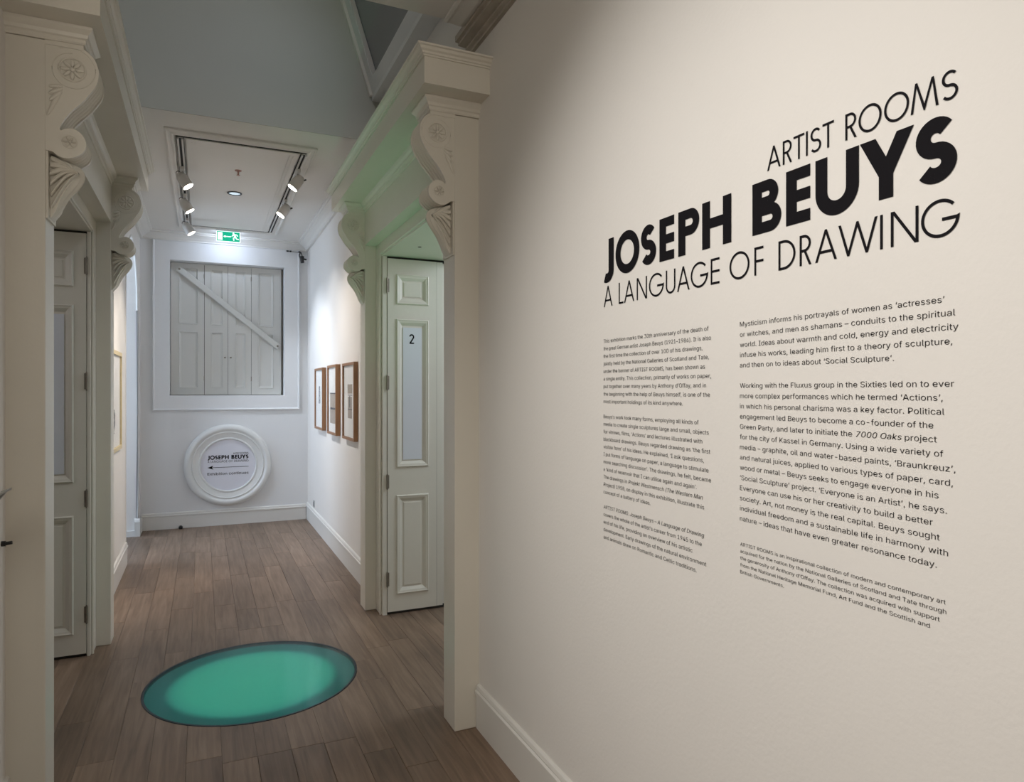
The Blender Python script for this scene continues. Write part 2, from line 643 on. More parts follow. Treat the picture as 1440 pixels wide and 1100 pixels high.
# ------------------------------------------------------------------ ceiling cornice (far corridor)
CP = [(0, 3.136), (0.022, 3.136), (0.022, 3.150), (0.030, 3.156), (0.045, 3.172), (0.075, 3.190), (0.098, 3.198), (0.098, 3.208), (0.118, 3.212), (0.118, CH), (0, CH)]
bm = bmesh.new()
x0, x1, y0, y1 = XL, XR, 4.72, YE
rings = []
for px, py, dx, dy in ((x1, y0, -1, 0), (x1, y1, -1, -1), (x0, y1, 1, -1), (x0, y0, 1, 0)):
    rings.append([(px + dx * o, py + dy * o, z) for o, z in CP])
loft(bm, rings)
obj('trim_cornice_far', bm, M['ceil'], kind='structure')

# stained cornice of the near ceiling along the right wall
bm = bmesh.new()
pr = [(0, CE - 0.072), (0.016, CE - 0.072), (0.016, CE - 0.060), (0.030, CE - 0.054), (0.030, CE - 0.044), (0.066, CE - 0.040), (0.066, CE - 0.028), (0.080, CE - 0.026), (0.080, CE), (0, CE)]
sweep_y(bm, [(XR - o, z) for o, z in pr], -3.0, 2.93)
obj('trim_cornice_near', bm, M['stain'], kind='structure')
bm = bmesh.new()
pr = [(0.080, CE), (0.080, CE - 0.012), (0.100, CE - 0.018), (0.150, CE - 0.012), (0.162, CE - 0.016), (0.174, CE - 0.012), (0.174, CE)]
sweep_y(bm, [(XR - o, z) for o, z in pr], -3.0, 2.81)
obj('trim_ceiling_moulding_near', bm, M['ceil'], kind='structure')


# ------------------------------------------------------------------ door surrounds
def wrap(bm, s, xf, xw, y0, y1, prof):
    """moulding wrapped round three sides of a block whose faces are x=xf, y=y0, y=y1 (xw = wall). prof closed (o, z)"""
    rings = []
    for kx, ky, dx, dy in ((xw, y0, 0, -1), (xf, y0, -1, -1), (xf, y1, -1, 1), (xw, y1, 0, 1)):
        rings.append([(mx(kx + dx * o, s), ky + dy * o, z) for o, z in prof])
    return loft(bm, rings)


SCROLL = [(0.108, 2.708), (0.133, 2.690), (0.146, 2.674), (0.155, 2.652), (0.159, 2.622), (0.152, 2.586), (0.134, 2.555), (0.110, 2.519),
          (0.078, 2.483), (0.054, 2.447), (0.041, 2.415), (0.044, 2.408), (0.056, 2.416), (0.081, 2.420), (0.105, 2.406), (0.119, 2.381),
          (0.117, 2.351), (0.099, 2.329), (0.074, 2.316), (0.052, 2.314), (0.034, 2.321), (0.020, 2.332), (0.0, 2.334)]


def smooth_curve(p, sub=3):
    out = []
    n = len(p)
    for i in range(n - 1):
        p0, p1, p2, p3 = p[max(i - 1, 0)], p[i], p[i + 1], p[min(i + 2, n - 1)]
        if i in (10,):
            out.append(p1)
            continue
        for k in range(sub):
            t = k / sub
            out.append(tuple(0.5 * ((2 * b) + (-a + c) * t + (2 * a - 5 * b + 4 * c - d) * t * t + (-a + 3 * b - 3 * c + d) * t ** 3)
                             for a, b, c, d in zip(p0, p1, p2, p3)))
    out.append(p[-1])
    return out


def make_bracket(s, y0, y1, parent, xp=1.010):
    """carved console: S scroll with reeded front, rosettes, acanthus leaf"""
    P = smooth_curve(SCROLL)
    n = len(P)
    # outward normals of the front line
    nor = []
    for i in range(n):
        a, b = P[max(i - 1, 0)], P[min(i + 1, n - 1)]
        t = Vector((b[0] - a[0], b[1] - a[1]))
        t = t.normalized() if t.length > 0 else Vector((0, -1))
        nor.append(Vector((-t.y, t.x)))
    ysamp = []
    m = 64
    for k in range(m + 1):
        ysamp.append(k / m)

    def rel(t):  # relief across the width: rounded outer fillets and reeds in the middle
        if t < 0.10 or t > 0.90:
            return 0.0
        if t < 0.14 or t > 0.86:
            return -0.011
        return -0.012 + 0.012 * abs(math.sin(math.pi * 4 * (t - 0.14) / 0.72)) ** 0.7
    bm = bmesh.new()
    rings = []
    for t in ysamp:
        y = y0 + (y1 - y0) * t
        d = rel(t)
        ring = []
        for (px, pz), nn in zip(P, nor):
            q = (px + nn.x * d * -1 * -1, pz + nn.y * d)
            ring.append((mx(xp - max(q[0], 0.0), s), y, q[1]))
        ring.append((mx(xp + 0.0002, s), y, 2.334))
        ring.append((mx(xp + 0.0002, s), y, 2.7075))
        rings.append(ring)
    loft(bm, rings)
    sc_o = obj('scroll_bracket', bm, M['gloss'], parent, smooth=True)
    yf = y0  # visible side plane
    # carved side relief: spiral bands, rosettes and small leaf, on both side faces
    for yf, dr in ((y0, -1), (y1, 1)):
        for (cx, cz, r, spir) in ((0.079, 2.626, 0.040, 0.070), (0.071, 2.372, 0.022, 0.040)):
            b2 = bmesh.new()
            ring = [(mx(xp - cx, s) + r * math.cos(a), yf + dr * 0.0015, cz + r * math.sin(a)) for a in [2 * math.pi * k / 24 for k in range(25)]]
            tube(b2, ring, r * 0.085, 6)
            for k in range(6 if r < 0.03 else 8):
                nn_ = 6 if r < 0.03 else 8
                a = 2 * math.pi * k / nn_
                rot = Matrix.Rotation(-a, 3, 'Y')
                ell(b2, (mx(xp - cx, s) + r * 0.55 * math.cos(a), yf + dr * 0.002, cz + r * 0.55 * math.sin(a)), (r * 0.36, 0.006, r * 0.17), rot)
            ell(b2, (mx(xp - cx, s), yf + dr * 0.003, cz), (r * 0.2, 0.006, r * 0.2))
            obj('rosette', b2, M['gloss'], sc_o, smooth=True)
        # spiral incised line of the big volute, as a fine raised bead
        b2 = bmesh.new()
        pts = []
        for k in range(40):
            a = R(60) + k / 39 * R(390)
            rr = 0.078 - 0.022 * k / 39
            x = 0.079 - rr * math.cos(a) * 0.98
            z = 2.627 + rr * math.sin(a)
            if 0.004 < x < 0.15:
                pts.append((mx(xp - x, s), yf + dr * 0.0004, z))
        tube(b2, pts, 0.0016, 5)
        obj('volute_bead', b2, M['gloss'], sc_o, smooth=True)
        b2 = bmesh.new()
        for (ax, az, bx, bz, w_) in ((0.008, 2.555, 0.050, 2.563, 0.007), (0.008, 2.530, 0.052, 2.556, 0.008), (0.010, 2.505, 0.050, 2.546, 0.008),
                                    (0.012, 2.480, 0.044, 2.535, 0.007), (0.004, 2.452, 0.030, 2.510, 0.006)):
            mxp, mzp = (ax + bx) / 2, (az + bz) / 2
            L_ = math.hypot(bx - ax, bz - az) / 2
            a = math.atan2(bz - az, (-(bx - ax)) * s)
            ell(b2, (mx(xp - mxp, s), yf + dr * 0.001, mzp), (L_, 0.0075, w_), Matrix.Rotation(-a, 3, 'Y'))
        obj('side_leaf', b2, M['gloss'], sc_o, smooth=True)
    # acanthus leaf below
    b3 = bmesh.new()
    LF = [(0.0, 2.322), (0.060, 2.316), (0.092, 2.305), (0.104, 2.290), (0.107, 2.268), (0.100, 2.246), (0.083, 2.220), (0.064, 2.197),
          (0.052, 2.176), (0.044, 2.160), (0.040, 2.152), (0.034, 2.136), (0.024, 2.122), (0.012, 2.110), (0.0, 2.100)]
    LF = smooth_curve(LF, 2)
    rings = []
    mm = 20
    for k in range(mm + 1):
        t = k / mm
        y = y0 + 0.036 + (y1 - y0 - 0.072) * t
        edge = 1 - 0.28 * abs(2 * t - 1) ** 2.2
        rib = 1 - 0.07 * (0.5 - 0.5 * math.cos(2 * math.pi * 5 * t))
        rings.append([(mx(xp - px * edge * rib, s), y, pz) for px, pz in LF])
    loft(b3, rings)
    lf = obj('acanthus_leaf', b3, M['gloss'], parent, smooth=True)
    # raised veins on the two sides of the leaf
    b4 = bmesh.new()
    for yf, dr in ((y0 + 0.030, -1), (y1 - 0.030, 1)):
        for ex, ez, bend in ((0.012, 2.316, 0.006), (0.010, 2.292, 0.010), (0.008, 2.262, 0.014), (0.010, 2.228, 0.018), (0.012, 2.190, 0.018), (0.014, 2.148, 0.012)):
            rings = []
            tip = (0.094, 2.272)
            for j in range(10):
                t = j / 9
                x = tip[0] * (1 - t) + ex * t
                z = tip[1] + (ez - tip[1]) * t ** 1.15 + bend * math.sin(t * math.pi)
                r = 0.0035 + 0.0095 * t * (1 - max(0, t - 0.8) * 2.2)
                rings.append([(mx(xp - x, s), yf + 0.010 * math.cos(q), z + r * math.sin(q)) for q in [2 * math.pi * k / 8 for k in range(8)]])
            loft(b4, rings)
    obj('leaf_vein', b4, M['gloss'], lf, smooth=True)


def surround(s, name, label, dy=0.0):
    p0, p1, p2, p3 = 2.84 + dy, 2.99 + dy, 4.66, 4.81
    root = empty(name, (mx(1.12, s), 3.83, 0), label, 'door surround')
    root_inv = Matrix.Translation(-root.location)

    def add(nm, bm, sm=False, parent=root, m='gloss'):
        return obj(nm, bm, M[m], parent, smooth=sm)
    xw = XR if s > 0 else 2 * XM - XL - 0.0   # wall x expressed on the right-hand side
    for a, b in ((p0, p1), (p2, p3)):
        bm = bmesh.new()
        box(bm, mx(1.010, s), mx(xw + 0.01, s), a, b, 0, 2.715, bev=0.002)
        pl = add('pilaster', bm)
        if a == p0:
            b2 = bmesh.new()
            box(b2, mx(1.0035, s), mx(1.010, s), a + 0.005, b - 0.005, 2.10, 2.70, bev=0.001)
            add('backing_board', b2, parent=root)
        # cap: block and moulding
        b2 = bmesh.new()
        box(b2, mx(0.897, s), mx(1.012, s), a - 0.002, b + 0.002, 2.700, 2.718)
        add('console_block', b2)
        b2 = bmesh.new()
        prof = [(-0.02, 2.716), (0.0, 2.716), (0.004, 2.722), (0.004, 2.732), (0.010, 2.736), (0.012, 2.748), (0.020, 2.756), (0.026, 2.762), (0.027, 2.7715), (-0.02, 2.7715)]
        wrap(b2, s, 0.893, xw + 0.005, a - 0.006, b + 0.006, prof)
        box(b2, mx(0.90, s), mx(xw, s), a - 0.003, b + 0.003, 2.7165, 2.771)
        add('cap_moulding', b2)
        make_bracket(s, a + 0.001, b - 0.001, root)
    # fascia between the pilasters, with moulding under the frieze
    bm = bmesh.new()
    box(bm, mx(1.008, s), mx(xw + 0.01, s), p1, p2, 2.495, 2.772)
    add('fascia', bm)
    bm = bmesh.new()
    prof = [(1.010, 2.712), (1.002, 2.714), (1.000, 2.730), (0.992, 2.734), (0.990, 2.746), (0.980, 2.756), (0.974, 2.7715), (1.010, 2.7715)]
    sweep_y(bm, [(mx(x, s), z) for x, z in prof], p1 + 0.028, p2 - 0.028)
    add('bed_moulding', bm)
    # frieze slab and cornice
    bm = bmesh.new()
    box(bm, mx(0.832, s), mx(xw + 0.005, s), 2.71 + dy, 4.93, 2.772, 2.884)
    add('frieze', bm)
    bm = bmesh.new()
    prof = [(-0.02, 2.881), (0.006, 2.881), (0.006, 2.888), (0.012, 2.890), (0.013, 2.898), (0.022, 2.903), (0.028, 2.912), (0.036, 2.914), (0.037, 2.921), (-0.02, 2.921)]
    wrap(bm, s, 0.832, xw + 0.004, 2.71 + dy, 4.93, prof)
    box(bm, mx(0.84, s), mx(xw, s), 2.72 + dy, 4.92, 2.884, 2.9205)
    add('cornice', bm)
    # architrave round the opening
    bm = bmesh.new()
    for a, b in ((p1, p1 + 0.13), (p2 - 0.12, p2)):
        box(bm, mx(1.085, s), mx(xw + 0.01, s), a, b, 0, 2.4955, bev=0.002)
    box(bm, mx(1.085, s), mx(xw + 0.01, s), p1 + 0.13, p2 - 0.12, 2.425, 2.4955)
    add('architrave', bm)
    bm = bmesh.new()
    yb = p2 - 0.12
    for o in (0.0, 0.014):
        cyl(bm, (mx(1.088 + o, s), yb - 0.001 - o, 0), (mx(1.088 + o, s), yb - 0.001 - o, 2.43), 0.008, n=12)
        cyl(bm, (mx(1.088 + o, s), p1 + 0.13, 2.424 - o * 0.8), (mx(1.088 + o, s), yb, 2.424 - o * 0.8), 0.008, n=12)
    add('bead_moulding', bm, True)
    # head lining of the doorway with a bolt hole
    bm = bmesh.new()
    box(bm, mx(1.09, s), mx(1.64, s), p1 + 0.10, yb + 0.03, 2.404, 2.4245)
    add('head_lining', bm)
    bm = bmesh.new()
    cyl(bm, (mx(1.24, s), 4.14, 2.4025), (mx(1.24, s), 4.14, 2.4045), 0.012, n=12)
    add('bolt_hole', bm, m='crev')
    # side lining
    bm = bmesh.new()
    box(bm, mx(1.10, s), mx(1.64, s), 4.552, 4.575, 0, 2.404)
    add('side_lining', bm)
    for o in list(root.children_recursive):
        if o.parent is root:
            o.matrix_parent_inverse = root_inv
    return root


surround(1, 'door_surround', 'carved white door surround with scroll brackets on the right wall, in front of door number 2')
surround(-1, 'door_surround', 'carved white door surround with scroll brackets on the left wall, nearest the left edge', dy=-0.025)


# ------------------------------------------------------------------ folding doors
def raised_panel(bm, s, x0, x1, z0, z1, yf, flat=False, inner=None):
    """bolection frame + sunk bevel around a field on a door face looking towards -Y"""
    def rect(i, y):
        return [(mx(x0 + i, s), y, z0 + i), (mx(x1 - i, s), y, z0 + i), (mx(x1 - i, s), y, z1 - i), (mx(x0 + i, s), y, z1 - i)]
    seq = [(0.0, yf + 0.001), (0.001, yf - 0.006), (0.007, yf - 0.011), (0.013, yf - 0.008), (0.022, yf - 0.006), (0.034, yf + 0.002), (0.042, yf + 0.008)]
    if inner:
        seq.append((inner, yf + 0.009))
    else:
        seq += [(0.050, yf + 0.008), (0.056, yf + 0.003)]
    rings = [rect(i, y) for i, y in seq]
    V = [[bm.verts.new(p) for p in r] for r in rings]
    for a, b in zip(V[:-1], V[1:]):
        for k in range(4):
            bm.faces.new([a[k], a[(k + 1) % 4], b[(k + 1) % 4], b[k]])
    bm.faces.new(V[-1])


def door(s, name, label, digit):
    yf = 4.505
    x0, x1 = (1.128, 1.470) if s > 0 else (1.114, 1.470)
    bm = bmesh.new()
    # stiles and rails leave real openings for the panels
    zs = [(0.018, 0.134), (0.797, 0.987), (1.983, 2.086), (2.285, 2.390)]
    px0, px1 = (1.188, 1.411) if s > 0 else (1.176, 1.411)
    box(bm, mx(x0, s), mx(px0, s), yf, yf + 0.04, 0.018, 2.390)
    box(bm, mx(px1, s), mx(x1, s), yf, yf + 0.04, 0.018, 2.390)
    for a, b in zs:
        box(bm, mx(px0, s), mx(px1, s), yf, yf + 0.04, a, b)
    d = obj(name, bm, M['gloss'], kind='structure')
    d['label'] = label
    for a, b, lab in ((0.134, 0.797, 0), (0.987, 1.983, 1), (2.086, 2.285, 0)):
        bm = bmesh.new()
        raised_panel(bm, s, px0 - 0.002, px1 + 0.002, a - 0.002, b + 0.002, yf, inner=0.045 if lab else None)
        obj('panel', bm, M['gloss'], d)
    # white strip covering the long panel
    sx0, sx1 = (1.234, 1.364) if s > 0 else (1.220, 1.372)
    st = obj('cover_strip', B(mx(sx0, s), mx(sx1, s), yf + 0.0035, yf + 0.008, 1.035, 1.930), M['strip'], d)
    st['label'] = 'bluish white strip covering the long door panel'
    bm = bmesh.new()
    box(bm, mx(x1 + 0.003, s), mx(x1 + 0.045, s), yf + 0.004, yf + 0.044, 0.018, 2.390)
    obj('second_leaf', bm, M['gloss'], d)
    # hanging stile of the frame beside the leaf
    obj('hanging_stile', B(mx(1.096, s), mx(x0 - 0.003, s), yf + 0.004, yf + 0.0345, 0.0, 2.403), M['gloss'], d)
    for g in ((1.10, 1.62, yf + 0.012, yf + 0.034, 2.390, 2.4035), (x1, x1 + 0.003, yf + 0.006, yf + 0.03, 0.02, 2.390), (1.12, 1.60, yf + 0.01, yf + 0.036, 0.001, 0.018)):
        obj('shadow_gap', B(mx(g[0], s), mx(g[1], s), *g[2:]), M['crev'], d)
    for z in (0.238, 0.892, 1.555, 2.207):
        bm = bmesh.new()
        cyl(bm, (mx(x0 - 0.003, s), yf - 0.004, z - 0.047), (mx(x0 - 0.003, s), yf - 0.004, z + 0.047), 0.0065, n=10)
        cyl(bm, (mx(x0 - 0.003, s), yf - 0.004, z - 0.053), (mx(x0 - 0.003, s), yf - 0.004, z + 0.053), 0.004, n=8)
        box(bm, mx(x0 - 0.002, s), mx(x0 + 0.010, s), yf - 0.0025, yf + 0.0005, z - 0.045, z + 0.045)
        obj('hinge', bm, M['steel'], d, smooth=True)
    return d


# ------------------------------------------------------------------ lettering: hand drawn capitals
def ribbon(pts, w, closed=False):
    """2D stroke with mitred joints -> list of quads"""
    P = [Vector(p) for p in pts]
    n = len(P)
    L, Rr = [], []
    for i in range(n):
        if closed:
            a, b, c = P[(i - 1) % n], P[i], P[(i + 1) % n]
        else:
            a, b, c = P[max(i - 1, 0)], P[i], P[min(i + 1, n - 1)]
        d1 = (b - a).normalized() if (b - a).length > 1e-9 else (c - b).normalized()
        d2 = (c - b).normalized() if (c - b).length > 1e-9 else d1
        n1 = Vector((-d1.y, d1.x))
        n2 = Vector((-d2.y, d2.x))
        m_ = n1 + n2
        if m_.length < 0.2:
            m_ = n1
            k = 1
        else:
            m_.normalize()
            k = 1 / max(0.28, m_.dot(n1))
        L.append(b + m_ * w / 2 * k)
        Rr.append(b - m_ * w / 2 * k)
    q = []
    for i in range(n if closed else n - 1):
        j = (i + 1) % n
        q.append([L[i], L[j], Rr[j], Rr[i]])
    return q


def arc(cx, cy, rx, ry, a0, a1, n=24):
    return [(cx + rx * math.cos(R(a0 + (a1 - a0) * k / n)), cy + ry * math.sin(R(a0 + (a1 - a0) * k / n))) for k in range(n + 1)]


def clip_h(quads, lo, hi):
    """cut pointed stroke ends to the letter height"""
    out = []
    for q in quads:
        for sgn, lim in ((1, hi), (-1, lo)):
            r = []
            for i in range(len(q)):
                a, b = q[i], q[(i + 1) % len(q)]
                ia, ib = sgn * a.y <= sgn * lim + 1e-9, sgn * b.y <= sgn * lim + 1e-9
                if ia:
                    r.append(a)
                if ia != ib:
                    t = (lim - a.y) / (b.y - a.y)
                    r.append(a + (b - a) * t)
            q = r
            if len(q) < 3:
                break
        if len(q) >= 3:
            out.append(q)
    return out


def glyph(ch, w, h, t, tx=None):
    """t: horizontal bar thickness, tx: stem thickness"""
    tx = tx or t
    q = []
    e = tx / 2
    f = t / 2

    def line(*p, th=None, ext=0):
        nonlocal q
        p = [Vector(x) for x in p]
        if ext:
            p[0] = p[0] + (p[0] - p[1]).normalized() * ext
            p[-1] = p[-1] + (p[-1] - p[-2]).normalized() * ext
        q += ribbon([tuple(x) for x in p], th or tx)
    X = tx * 0.6
    if ch == 'A':
        q += clip_h(ribbon([(X - tx * .6 + e * .8, -t), (w / 2, h - t * .2), (w - e * .8, -t)], tx), 0, h)
        ya = h * 0.30
        k = (ya / h) * (w / 2)
        line((k + e * .5, ya), (w - k - e * .5, ya), th=t)
    elif ch == 'R':
        line((e, 0), (e, h))
        r = (h * 0.52) / 2
        cy = h - f - r + f / 2
        rr = r - f / 2
        line(*([(e, h - f)] + arc(w * 0.92 - rr - e, h - f - rr, rr, rr, 90, -90, 14) + [(e, h - f - 2 * rr)]), th=t)
        q += clip_h(ribbon([(w * 0.42, h - f - 2 * rr), (w - e * .6, -t)], tx), 0, h)
    elif ch == 'T':
        line((0, h - f), (w, h - f), th=t)
        line((w / 2, 0), (w / 2, h))
    elif ch == 'I':
        line((w / 2, 0), (w / 2, h))
    elif ch == 'S':
        ru = (h + t * 0.5) / 4 - f * 0.4
        top = h - ru - f + t * .12
        bot = ru + f - t * .12
        ru = (top - bot) / 2
        rxu = w / 2 - e * 1.05
        cx = w / 2
        a = arc(cx, top, rxu * 0.94, ru, 35, 270, 22)
        b = arc(cx, bot, rxu, ru, 90, -145, 22)
        line(*(a + b[1:]), th=(t + tx) / 2)
    elif ch == 'O':
        q += ribbon(arc(w / 2, h / 2, w / 2 - e, h / 2 - f * 0.7, 0, 360, 48)[:-1], (t + tx) / 2, closed=True)
    elif ch == 'M':
        q += clip_h(ribbon([(e * .8, -t * .2), (w * 0.20, h + t * .3), (w / 2, t * .8), (w * 0.80, h + t * .3), (w - e * .8, -t * .2)], tx), 0, h * 1.03)
    elif ch == 'L':
        line((e, 0), (e, h))
        line((0, f), (w, f), th=t)
    elif ch == 'N':
        line((e, 0), (e, h))
        line((w - e, 0), (w - e, h))
        q += clip_h(ribbon([(e * .9, h + t * .4), (w - e * .9, -t * .4)], tx), 0, h)
    elif ch == 'G':
        rx, ry = w / 2 - e * .5, h / 2 - f * .7
        line(*(arc(w / 2, h / 2, rx, ry, 42, 356, 40) + [(w - f, h * 0.46)]), th=(t + tx) / 2)
        line((w * 0.56, h * 0.46), (w, h * 0.46), th=t)
    elif ch == 'U':
        rx = w / 2 - e
        ry = min(rx, h * 0.4)
        line(*([(e, h)] + arc(w / 2, ry + f * .8, rx, ry, 180, 360, 20) + [(w - e, h)]))
    elif ch == 'E':
        line((e, 0), (e, h))
        for y in (f, h * 0.5, h - f):
            line((e, y), (w, y), th=t)
    elif ch == 'F':
        line((e, 0), (e, h))
        for y in (h * 0.5, h - f):
            line((e, y), (w, y), th=t)
    elif ch == 'D':
        line((e, 0), (e, h))
        ry = h / 2 - f
        rx = min(w - e - e, ry * 1.02)
        line(*([(e, h - f)] + arc(w - e - rx, h / 2, rx, ry, 90, -90, 24) + [(e, f)]), th=(t + tx) / 2)
    elif ch == 'W':
        q += clip_h(ribbon([(e * .6, h + t * .3), (w * .26, t * .2), (w * .5, h - t * .3), (w * .74, t * .2), (w - e * .6, h + t * .3)], tx), 0, h)
    elif ch == 'J':
        r = w * 0.42
        line(*([(w - e, h)] + [(w - e, h * 0.18)] + arc(w - e - r, h * 0.17, r, h * 0.20, 0, -118, 16)))
    elif ch == 'P':
        line((e, 0), (e, h))
        rr = (h * 0.58 - t) / 2
        line(*([(e, h - f)] + arc(w - e - rr, h - f - rr, rr, rr, 90, -90, 16) + [(e, h - f - 2 * rr)]), th=t)
    elif ch == 'H':
        line((e, 0), (e, h))
        line((w - e, 0), (w - e, h))
        line((e, h * .52), (w - e, h * .52), th=t)
    elif ch == 'B':
        line((e, 0), (e, h))
        r2 = (h * 0.545 - t) / 2
        r1 = (h * 0.545 - t) / 2 - t * 0.04
        line(*([(e, h - f)] + arc(w * 0.9 - e - r1, h - f - r1, r1, r1, 90, -90, 16) + [(e, h - f - 2 * r1)]), th=t)
        line(*([(e, f + 2 * r2)] + arc(w - e - r2, f + r2, r2, r2, 90, -90, 16) + [(e, f)]), th=t)
    elif ch == 'Y':
        q += clip_h(ribbon([(e * .75, h + t * .5), (w / 2, h * 0.40)], tx), 0, h)
        q += clip_h(ribbon([(w - e * .75, h + t * .5), (w / 2, h * 0.40)], tx), 0, h)
        line((w / 2, 0), (w / 2, h * 0.47))
    return q


def lettering_mesh(name, items, place, th=0.0004):
    """items: list of (char, u0, u1, v0, h, t, tx); place(u, v, d) -> world point. Vinyl of real (tiny) thickness"""
    bm = bmesh.new()
    for ch, u0, u1, v0, h, t, tx in items:
        for i, q in enumerate(glyph(ch, u1 - u0, h, t, tx)):
            a = [bm.verts.new(place(u0 + p.x, v0 + p.y, th + i * 5e-6)) for p in q]
            try:
                bm.faces.new(a)
            except ValueError:
                pass
    me = bpy.data.meshes.new(name)
    bm.to_mesh(me)
    bm.free()
    return me


XT = XR - 0.0008


def on_wall(y0):
    return lambda u, v, d: (XT - d, y0 - u, v)


def facefix(me, direction):
    """make every face look along direction"""
    bm = bmesh.new()
    bm.from_mesh(me)
    for f in bm.faces:
        f.normal_update()
        if f.normal.dot(Vector(direction)) < 0:
            f.normal_flip()
    bm.to_mesh(me)
    bm.free()


AR = [(0.669, 0.709), (0.714, 0.74), (0.743, 0.771), (0.775, 0.780), (0.786, 0.813), (0.816, 0.843), (0.869, 0.895), (0.898, 0.946), (0.951, 0.999), (1.002, 1.051), (1.056, 1.084)]
JB = [(0.002, 0.059), (0.068, 0.192), (0.196, 0.271), (0.284, 0.347), (0.364, 0.448), (0.457, 0.559), (0.626, 0.712), (0.723, 0.786), (0.799, 0.899), (0.900, 1.009), (1.008, 1.084)]
AL = [(0.002, 0.053), (0.086, 0.111), (0.113, 0.167), (0.178, 0.227), (0.238, 0.302), (0.312, 0.352), (0.358, 0.410), (0.415, 0.477), (0.488, 0.519), (0.553, 0.617), (0.632, 0.659), (0.702, 0.748), (0.759, 0.790), (0.797, 0.851), (0.854, 0.937), (0.943, 0.948), (0.964, 1.016), (1.022, 1.085)]
title = empty('title_lettering', (XR, 1.256, 1.85), 'large black exhibition title in three lines of capitals on the right wall', 'lettering')


def keep(o, root):
    o.parent = root
    o.matrix_parent_inverse = root.matrix_world.inverted() if root.matrix_world != Matrix.Identity(4) else Matrix.Translation(-root.location)
    return o


def title_line(chars, ext, v0, h, t, tx, lab):
    for c, (a, b) in zip(chars, ext):
        me = lettering_mesh('letter', [(c, a, b, v0, h, t, tx)], on_wall(1.798))
        facefix(me, (-1, 0, 0))
        keep(link('letter', me, M['black']), title)


title_line('ARTISTROOMS', AR, 1.980, 0.050, 0.0046, 0.0046, 'thin capitals reading ARTIST ROOMS')
title_line('JOSEPHBEUYS', JB, 1.8475, 0.1145, 0.0245, 0.0285, 'heavy capitals reading JOSEPH BEUYS')
title_line('ALANGUAGEOFDRAWING', AL, 1.7575, 0.0625, 0.0054, 0.0054, 'thin capitals reading A LANGUAGE OF DRAWING')

# ------------------------------------------------------------------ lettering: running text
FONT = None
try:
    p = os.path.join(bpy.utils.resource_path('LOCAL'), 'datafiles', 'fonts', 'Inter.woff2')
    FONT = bpy.data.fonts.load(p)
except Exception:
    FONT = None


OFFS = [-0.005]


def text_raw(s):
    c = bpy.data.curves.new('t', 'FONT')
    c.body = s
    c.size = 1.0
    c.resolution_u = 2
    c.offset = OFFS[0]
    if FONT:
        c.font = FONT
    o = bpy.data.objects.new('t', c)
    col.objects.link(o)
    dg = bpy.context.evaluated_depsgraph_get()
    me = bpy.data.meshes.new_from_object(o.evaluated_get(dg))
    bpy.data.objects.remove(o)
    bpy.data.curves.remove(c)
    return me


GLYPHS = {}


def char_glyph(ch):
    """outline faces and advance of one character, built once"""
    key = (ch, OFFS[0])
    if key not in GLYPHS:
        def right(t):
            m_ = text_raw(t)
            r = max(v.co.x for v in m_.vertices)
            bpy.data.meshes.remove(m_)
            return r
        adv = right('H' + ch + 'H') - right('HH')
        if ch in 'KDR' and ch.strip():
            # the outline filler spoils these three, so they are drawn as strokes with the font's own metrics
            m_ = text_raw('H')
            hh = max(v.co.y for v in m_.vertices)
            xl = min(v.co.x for v in m_.vertices)
            bpy.data.meshes.remove(m_)
            wd = adv - 1.6 * xl
            t_ = 0.049
            if ch == 'K':
                q = ribbon([(t_ / 2, 0), (t_ / 2, hh)], t_)
                q += clip_h(ribbon([(t_ * .8, hh * .32), (wd * .94, hh * 1.06)], t_), 0, hh)
                q += clip_h(ribbon([(wd * .34, hh * .52), (wd * 1.0, -hh * .06)], t_), 0, hh)
            else:
                q = glyph(ch, wd, hh, t_, t_)
            vs, fs = [], []
            for poly in q:
                fs.append(list(range(len(vs), len(vs) + len(poly))))
                vs += [(xl + p.x, p.y) for p in poly]
            GLYPHS[key] = (vs, fs, adv)
            return GLYPHS[key]
        me = text_raw(ch)
        GLYPHS[key] = ([(v.co.x, v.co.y) for v in me.vertices], [list(p.vertices) for p in me.polygons], adv)
        bpy.data.meshes.remove(me)
    return GLYPHS[key]


def text_line(name, segs, size, place, width=None, m=None, parent=None, direction=(-1, 0, 0)):
    """segs: list of (string, italic); width: world width to fit"""
    V, F = [], []
    xo = 0.0
    for s, it in segs:
        for ch in s:
            vs, fs, adv = char_glyph(ch)
            k0 = len(V)
            V += [(xo + x + (0.2 * y if it else 0), y) for x, y in vs]
            F += [[k0 + i for i in f] for f in fs]
            xo += adv
    x0 = min(v[0] for v in V)
    wraw = (max(v[0] for v in V) - x0) * size
    kx = (width / wraw if width else 1.0) * size
    # overlapping outlines of one letter get their own hair-thin layer
    par = list(range(len(V)))

    def find(i):
        while par[i] != i:
            par[i] = par[par[i]]
            i = par[i]
        return i
    for f in F:
        for k in f[1:]:
            par[find(k)] = find(f[0])
    ids = {}
    lay = [ids.setdefault(find(i), len(ids)) % 7 for i in range(len(V))]
    me = bpy.data.meshes.new(name)
    me.from_pydata([place((x - x0) * kx, y * size, 0.0003 + 8e-6 * l) for (x, y), l in zip(V, lay)], [], F)
    me.update()
    facefix(me, direction)
    o = link(name, me, m or M['black'])
    if parent is not None:
        keep(o, parent)
    return o


